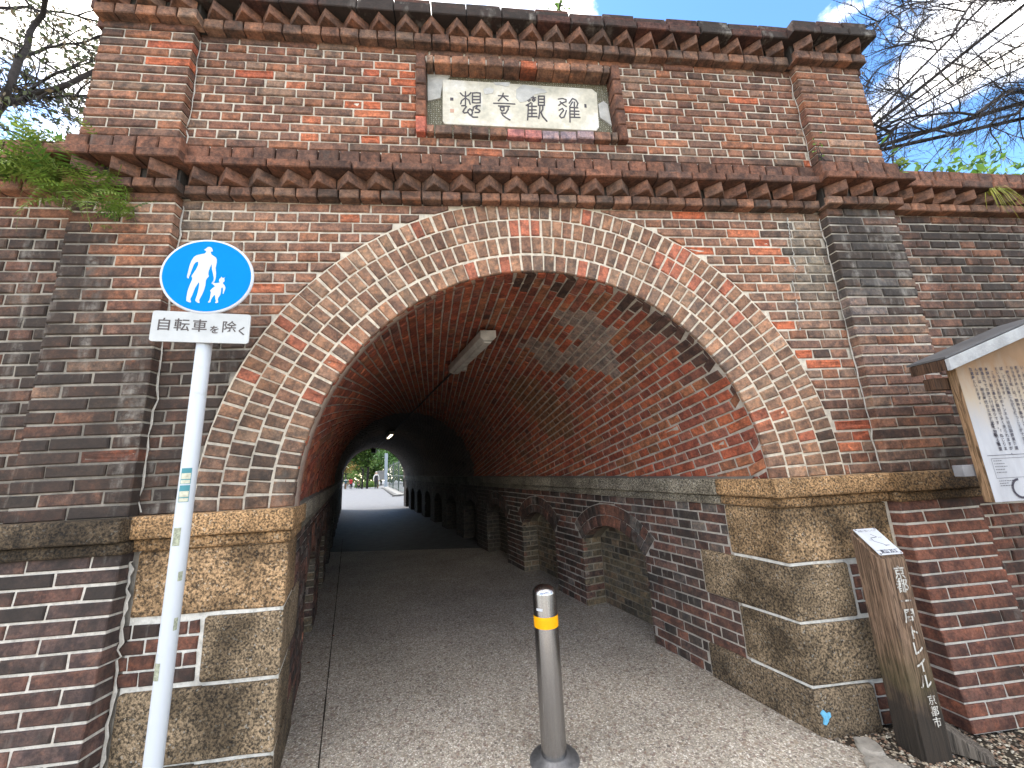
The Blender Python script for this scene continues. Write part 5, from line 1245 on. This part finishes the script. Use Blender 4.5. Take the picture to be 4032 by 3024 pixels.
def leaves(b, pts, size, cols, rg, flat=.3):
    for p_ in pts:
        n = rg.normal(0, 1, 3); n[2] += flat*2; n /= np.linalg.norm(n); a = np.cross(n, rg.normal(0, 1, 3)); a /= np.linalg.norm(a); c_ = np.cross(n, a)
        s = size*(.6+.8*rg.random()); cc = cols[rg.integers(len(cols))]; k = .75+.5*rg.random()
        b.add([p_-a*s, p_+c_*s*.5, p_+a*s, p_-c_*s*.5], [(0, 1, 2, 3)], (cc[0]*k, cc[1]*k, cc[2]*k, 1))
GREEN = [(.055, .115, .02), (.08, .15, .03), (.04, .085, .02), (.11, .18, .035)]
def far_tree(name, label, base, hgt, cr_c, rad, nl, cols, lsz, seed, clumps=16, group='trees outside the far mouth'):
    rg = np.random.default_rng(seed); t = thing(name, label, 'tree', tuple(base), group); base = np.array(base, float)
    b = MB(); b.tube([base, base+[.1, 0, hgt*.3], base+[.0, .1, hgt*.6], base+[.1, 0, hgt*.9]], [hgt*.018, hgt*.014, hgt*.010, hgt*.004], 8)
    for i in range(9):
        a = rg.random()*6.28; s0 = base+[0, 0, hgt*(.3+.5*rg.random())]; e = s0+np.array([math.cos(a), math.sin(a), .5])*rad[0]*.8; b.tube([s0, (s0+e)/2+[0, 0, .1], e], [hgt*.01, hgt*.007, hgt*.002], 5)
    b.build('trunk', M['bark'], t, smooth=True)
    cb_ = MB(); cc = base+np.array(cr_c)
    for i in range(clumps):
        d = rg.normal(0, 1, 3); d /= np.linalg.norm(d); ctr = cc+d*np.array(rad)*(.35+.6*rg.random()); r_ = min(rad)*(.28+.25*rg.random())
        pts = ctr+rg.normal(0, .5, (nl//clumps, 3))*r_*np.array([1.5, 1.5, .55]); leaves(cb_, pts, lsz, cols, rg, .6)
    obj('crown', cb_.V, cb_.F, M['leaf'], t, cols=cb_.C); return t
p_ = ground_at(1445, 50); far_tree('leafy_tree', 'broad green tree filling the far mouth of the tunnel', p_, 8.5, (0, 0, 5.6), (4.2, 4, 3.0), 16000, GREEN, .16, 1, 34)
p_ = ground_at(1358, 72); far_tree('autumn_tree', 'yellowing tree left of the broad green tree', p_, 7, (0, 0, 3.9), (2.6, 2.6, 2.2), 6000, [(.30, .20, .05), (.24, .20, .05), (.36, .24, .09)], .16, 2)
p_ = ground_at(1425, 54); far_tree('slim_tree', 'slim straight dark trunk standing beside the broad tree', p_, 7, (0, 0, 6.0), (1.5, 1.5, .8), 1500, GREEN, .14, 3)
p_ = ground_at(1590, 48); far_tree('pale_tree', 'pale green tree behind the tall metal fence', p_, 7.5, (0, 0, 4.4), (3, 2.5, 2.8), 9000, [(.10, .20, .06), (.13, .24, .09), (.08, .15, .05)], .14, 4)
p_ = ground_at(1385, 90); far_tree('far_tree', 'light green tree far off behind the walkers', p_, 9, (0, 0, 4.0), (5, 4, 3.4), 8000, [(.12, .2, .05), (.16, .24, .07)], .22, 6)
p_ = ground_at(1500, 95); far_tree('far_tree', 'dark green tree far off behind the grey column', p_, 9, (0, 0, 4.0), (6, 4, 3.6), 9000, GREEN, .22, 8)
# hedge
rg = np.random.default_rng(9); hb = MB(); c0, c1 = ground_at(1400, 66), ground_at(1490, 58)
pts = np.array([c0+(c1-c0)*rg.random()+np.array([0, rg.normal(0, .4), .15+rg.random()*.9]) for _ in range(5000)]); leaves(hb, pts, .10, GREEN+[(.12, .18, .05)], rg)
tag(obj('hedge', hb.V, hb.F, M['leaf'], cols=hb.C), 'low green hedge behind the walkers', 'hedge')
# wooded slope behind everything
wb = MB(); pts = np.array([tun(-70+140*rg.random(), 118+12*rg.random(), -2+11*rg.random()**1.2) for _ in range(9000)]); leaves(wb, pts, .7, [(.05, .09, .025), (.07, .12, .03), (.10, .15, .05)], rg)
stuff(tag(obj('far_wood', wb.V, wb.F, M['leaf'], cols=wb.C), 'distant wood closing the view', 'wood'))
# grey column
p_ = ground_at(1519, 41); col_ = thing('grey_column', 'tall grey metal column right of the person in the black apron', 'column', tuple(p_))
MB().box((p_[0]-.14, p_[1]-.14, p_[2]), (p_[0]+.14, p_[1]+.14, p_[2]+3.6)).build('shaft', M['grey_metal'], col_, bev=.02)
MB().box((p_[0]-.22, p_[1]-.22, p_[2]), (p_[0]+.22, p_[1]+.22, p_[2]+.06)).build('base_plate', M['grey_metal'], col_, bev=.01)
# grey board on posts
q = ground_at(1503, 46); sb = thing('signboard', 'pale grey board on posts between tree and column', 'signboard', tuple(q))
MB().box((q[0]-.55, q[1], q[2]+.9), (q[0]+.55, q[1]+.05, q[2]+2.0)).build('panel', M['concrete'], sb, bev=.01)
for x in (-.45, .45): MB().box((q[0]+x-.04, q[1]+.05, q[2]), (q[0]+x+.04, q[1]+.12, q[2]+2.0)).build('post', M['board_wood'], sb)
# metal fence on the right of the road
f0, f1 = ground_at(1532, 40), ground_at(1600, 24)
fe = thing('metal_fence', 'tall dark metal bar fence along the right edge of the road', 'fence', tuple((f0+f1)/2)); d = f1-f0; L = np.linalg.norm(d); nbar = 24
for i in range(nbar+1):
    q = f0+d*i/nbar; big = i % 8 == 0; w = .035 if big else .010
    MB().box((q[0]-w, q[1]-w, q[2]), (q[0]+w, q[1]+w, q[2]+(2.45 if big else 2.3))).build('post' if big else 'bar', M['dark_metal'], fe)
for z in (.25, 1.2, 2.2): MB().tube([f0+[0, 0, z], f1+[0, 0, z]], .025, 6).build('rail', M['dark_metal'], fe)
kb = MB(); 
for i in range(10):
    a, c_ = f0+d*i/10+[-.35, 0, 0], f0+d*(i+1)/10+[-.35, 0, 0]; kb = MB(); kb.box((min(a[0], c_[0])-.06, a[1]-.0, a[2]), (max(a[0], c_[0])+.06, c_[1]-.01, a[2]+.12)) if c_[1] > a[1] else kb.box((min(a[0], c_[0])-.06, c_[1]+.01, a[2]), (max(a[0], c_[0])+.06, a[1], a[2]+.12))
    struct(kb.build('kerb', M['concrete'], bev=.01))

# ================================================================ trees and plants round the portal
def grow_twigs(b, rg, pts, rad, n, length, spread, weep, depth, tips):
    """side shoots along a polyline"""
    pts = [np.array(p_) for p_ in pts]
    for _ in range(n):
        i = rg.integers(len(pts)-1); f = rg.random(); st = pts[i]+(pts[i+1]-pts[i])*f; d0 = pts[i+1]-pts[i]; d0 = d0/np.linalg.norm(d0)
        d = d0+rg.normal(0, spread, 3); d[2] += rg.normal(0, .25); d /= np.linalg.norm(d); L = length*(.5+rg.random()); q = [st]; k = 5
        r0 = min(rad*.5, .006*L/.6+.002)
        for s in range(k):
            d = d+rg.normal(0, .13, 3)-np.array([0, 0, weep*.12]); d /= np.linalg.norm(d); q.append(q[-1]+d*L/k)
        b.tube(q, [r0*(1-.8*s/k) for s in range(k+1)], 4, False); tips.append(q)
        if depth: grow_twigs(b, rg, q, r0, 3+rg.integers(4), length*.55, spread*.9, weep, depth-1, tips)
# bare tree on the right: limbs sweep out over the bank from a trunk beyond the frame
rg = np.random.default_rng(42)
S2 = 4032/2212
rt = thing('bare_tree', 'bare weeping tree with long thin twigs above the right wing wall', 'tree', (7.4, 4.2, H+1.98))
trunk = [(7.4, 4.2, H+1.9), (7.2, 4.1, H+3.4), (7.0, 4.0, H+4.8), (6.6, 3.9, H+6.4)]
b = MB(); b.tube(trunk, [.20, .17, .13, .06], 10); 
LIMBS = [([(2330, -90), (2120, 2), (2050, 65), (1960, 105), (1880, 170)], 3.4, .05), ([(2330, 170), (2212, 205), (2100, 235), (1990, 255), (1870, 300)], 2.8, .055), ([(2330, 215), (2212, 243), (2130, 270), (1960, 290), (1870, 322)], 3.2, .05),
         ([(2330, 20), (2212, 90), (2080, 170), (1960, 215)], 3.8, .03), ([(2300, -160), (2010, 5), (1900, 45), (1800, 75)], 3.6, .035), ([(2340, 90), (2160, 130), (2010, 160), (1900, 200)], 3.0, .022), ([(2350, -40), (2200, -10), (2060, 10), (1930, 60)], 4.2, .03)]
tips = []
for L, yy, r_ in LIMBS:
    P = [on_y(px*S2, py*S2, yy+.25*math.sin(i*1.7)) for i, (px, py) in enumerate(L)]
    # smooth
    Q = []
    for i in range(len(P)-1):
        for f in (0, .33, .66): Q.append(P[i]*(1-f)+P[i+1]*f+rg.normal(0, .05, 3)+np.array([0, 0, .10*math.sin(3.1*(i+f)+r_*90)]))
    Q.append(P[-1]); Q = [np.array(trunk[2])*.5+Q[0]*.5, *Q] if False else Q
    Q = [np.array([7.1, 4.05, min(max(Q[0][2]-.5, H+3), H+6)])]+Q
    b.tube(Q, [r_*.72*(1-.78*i/(len(Q)-1)) for i in range(len(Q))], 8, True)
    grow_twigs(b, rg, Q[1:], r_, 46, 1.0, .42, .35, 2, tips)
b.build('branches', M['bark'], rt, smooth=True)
lb = MB(); pts = [t_[-1] for t_ in tips[::14]]; leaves(lb, pts, .02, [(.10, .08, .04), (.08, .1, .03)], rg); stuff(obj('sparse_leaves', lb.V, lb.F, M['leaf'], rt, cols=lb.C))
# leafy tree on the left
lt = thing('cherry_tree', 'tree with dark leaning limb and sparse leaves above the left wing wall', 'tree', (-4.0, 2.0, H+1.98))
b = MB(); tips = []
LL = [([(-160, 330), (-20, 260), (20, 200), (45, 120), (80, 55), (110, -30)], 1.9, .048), ([(10, 225), (60, 212), (120, 190), (215, 150), (300, 120)], 2.1, .04), ([(0, 215), (60, 195), (120, 160), (190, 128)], 2.2, .02), ([(5, 190), (90, 210), (215, 205)], 2.4, .022), ([(40, 125), (100, 105), (160, 90), (240, 78)], 2.3, .02), ([(-30, 20), (60, 15), (150, 30), (250, 60)], 2.6, .02), ([(-40, 60), (60, 110), (150, 170), (240, 230)], 2.6, .016), ([(-40, 100), (60, 160), (130, 200), (220, 240)], 2.8, .014), ([(20, -40), (110, 60), (200, 120)], 2.6, .016)]
for L, yy, r_ in LL:
    P = [on_y(px*S2, py*S2, yy+.15*math.sin(i*2.1)) for i, (px, py) in enumerate(L)]; Q = []
    for i in range(len(P)-1):
        for f in (0, .33, .66): Q.append(P[i]*(1-f)+P[i+1]*f+rg.normal(0, .012, 3))
    Q.append(P[-1]); b.tube(Q, [r_*(1-.55*i/(len(Q)-1)) for i in range(len(Q))], 8)
    grow_twigs(b, rg, Q, r_, 18, .6, .6, .2, 1, tips)
P0 = on_y(-160*S2, 330*S2, 1.9); b.tube([(P0[0]-.4, 2.0, H+1.9), (P0[0]-.15, 1.95, P0[2]-.3), tuple(P0)], [.13, .1, .075], 9)
b.build('branches', M['bark'], lt, smooth=True)
lb = MB(); pts = []
for t_ in tips:
    for k in (2, 3, 4, 5):
        if rg.random() < .55: pts.append(t_[k]+rg.normal(0, .03, 3))
leaves(lb, pts, .032, [(.06, .07, .03), (.045, .06, .03), (.09, .1, .05), (.12, .09, .05)], rg, 0); obj('crown', lb.V, lb.F, M['leaf'], lt, cols=lb.C)

# --- ferns on the left cornice
FERN = [(.075, .15, .02), (.12, .20, .03), (.05, .10, .016), (.16, .22, .04)]
def frond_mesh(L, seed, droop):
    rg = np.random.default_rng(seed); b = MB(); n = 11; pts = []
    for i in range(n+1): f = i/n; pts.append(np.array([L*f*(1-.15*f*droop), 0, L*(.30*f-droop*.85*f*f)]))
    c0 = FERN[rg.integers(4)]
    for i in range(1, n+1):
        d = pts[i]-pts[i-1]; d /= np.linalg.norm(d); w = L*.28*math.sin(math.pi*min(1, .15+.85*i/n))**.8*(1.05-.75*i/n)
        for s in (-1, 1):
            t = np.array([.45, s*.9, -.15-.2*rg.random()]); t /= np.linalg.norm(t); a = pts[i-1]; e = a+t*w; m_ = a+t*w*.5; k = .8+.4*rg.random()
            b.add([a, m_+d*w*.13, e, m_-d*w*.13], [(0, 1, 2, 3)], (c0[0]*k, c0[1]*k, c0[2]*k, 1))
    for i in range(n): b.add([pts[i]+[0, .002, 0], pts[i]-[0, .002, 0], pts[i+1]-[0, .001, 0], pts[i+1]+[0, .001, 0]], [(0, 1, 2, 3)], (.12, .16, .03, 1))
    me = mesh('frond', b.V, b.F); setcol(me, b.C); me.materials.append(M['leaf']); return me
FR_ = [frond_mesh(.22+.03*(i % 3), 50+i, .45+.22*(i % 4)) for i in range(10)]
def fern(label, c, nf, k, seed, wide=.1):
    rg = np.random.default_rng(seed); t = thing('fern', label, 'fern', tuple(c), 'ferns rooted in the left cornice')
    for i in range(nf):
        az_ = rg.normal(-math.pi/2, 1.0); o = bpy.data.objects.new('frond', FR_[rg.integers(10)]); s = k*(.6+.7*rg.random())
        link(o, t, None, Matrix.Translation((c[0]+rg.normal(0, wide), c[1]+rg.normal(0, .025), c[2]+rg.normal(0, .045))) @ Matrix.Rotation(az_, 4, 'Z') @ Matrix.Rotation(rg.normal(-.05, .45), 4, 'Y') @ Matrix.Rotation(rg.normal(0, .5), 4, 'X') @ Matrix.Scale(s, 4))
fern('large bright fern tuft spilling over the cornice above the dark wing wall', (-2.66, -.11, 1.82+H), 64, .95, 1, .12)
fern('drooping fern hanging lowest on the left pilaster', (-2.42, -.12, 1.70+H), 40, .85, 2, .09)
fern('small yellowish fern at the edge of the left pilaster', (-2.24, -.11, 1.60+H), 24, .65, 3, .06)
fern('pale fern growing on the coping beside the parapet foot', (-2.80, -.04, 2.04+H), 26, .65, 4, .14)
# --- bushy plants on top of the bank and small weeds
def weed(name, label, c, ext, n, sz, cols, seed, group=None, stems=5):
    rg = np.random.default_rng(seed); t = thing(name, label, 'plant', tuple(c), group); b = MB(); c = np.array(c)
    sb_ = MB()
    for i in range(stems): e = c+np.array([rg.normal(0, ext[0]*.5), rg.normal(0, ext[1]*.5), ext[2]*(.5+.6*rg.random())]); sb_.tube([c+rg.normal(0, .01, 3), (c+e)/2+rg.normal(0, ext[2]*.08, 3), e], [.004, .003, .0012], 4)
    sb_.build('stem', M['bark'], t)
    pts = c+np.array([0, 0, ext[2]*.55])+rg.normal(0, .45, (n, 3))*np.array(ext); leaves(b, pts, sz, cols, rg, .5); obj('foliage', b.V, b.F, M['leaf'], t, cols=b.C)
BUSH = [(.06, .13, .02), (.10, .20, .035), (.14, .24, .05), (.05, .1, .03)]
for i, (x, y, z, e, n) in enumerate([(3.35, .55, 2.05, (.35, .2, .40), 420), (4.0, .6, 2.05, (.35, .2, .48), 460), (4.7, .7, 2.05, (.4, .2, .65), 560), (5.4, .9, 2.0, (.4, .3, .75), 560)]):
    weed('bush', ['low leafy bush on the bank next to the parapet end', 'leafy bush on the bank under the bare branches', 'taller leafy bush behind the right wing coping', 'leafy bush at the far end of the right wing coping'][i], (x, y, z+H), e, n, .035, BUSH, 60+i, 'bushes along the right bank')
for i, (x, y, z, e, n) in enumerate([(-3.2, .35, 2.0, (.35, .2, .25), 380), (-2.95, .3, 2.03, (.2, .15, .18), 220), (-3.9, .5, 2.0, (.4, .2, .3), 350)]):
    weed('bush', ['straggly green bush behind the ferns at the left cornice', 'small bush against the left end of the parapet', 'bush under the leaning limb on the left bank'][i], (x, y, z+H), e, n, .03, BUSH, 70+i, 'bushes along the left bank')
weed('weed', 'tiny green weed sprouting from the top of the parapet', (.30, -.06, 3.30+H), (.06, .04, .07), 30, .018, BUSH, 80)
weed('weed', 'small rosette weed on the lower cornice beside the right parapet pilaster', (2.62, -.10, 2.045+H), (.07, .05, .05), 45, .02, [(.16, .24, .05), (.2, .26, .07)], 81)
weed('weed', 'thin weed at the foot of the right parapet pilaster', (2.02, -.10, 2.05+H), (.05, .03, .16), 16, .012, BUSH, 82, None, 4)
gt = thing('grass_tuft', 'yellow green grass tuft growing from the right wing cornice', 'grass', (3.27, -.10, 1.86+H)); rg = np.random.default_rng(4)
for i in range(22):
    a = rg.normal(-1.6, .8); L = .16+.16*rg.random(); d = np.array([math.cos(a), math.sin(a)*.7, 0]); pts = []
    for f in (0, .25, .5, .75, 1): pts.append(np.array([3.27, -.10, 1.84+H])+d*L*.75*f+np.array([0, 0, L*(1.0*f-1.75*f*f)]))
    b = MB(); n_ = np.array([-d[1], d[0], 0]); n_ /= np.linalg.norm(n_)
    for j in range(4):
        w0, w1 = .004*(1-j/4)+.0006, .004*(1-(j+1)/4)+.0006
        b.add([pts[j]-n_*w0, pts[j]+n_*w0, pts[j+1]+n_*w1, pts[j+1]-n_*w1], [(0, 1, 2, 3)], (.22+.1*rg.random(), .28, .05, 1))
    obj('blade', b.V, b.F, M['leaf'], gt, cols=b.C)

bpy.data.scenes.remove(TMP)
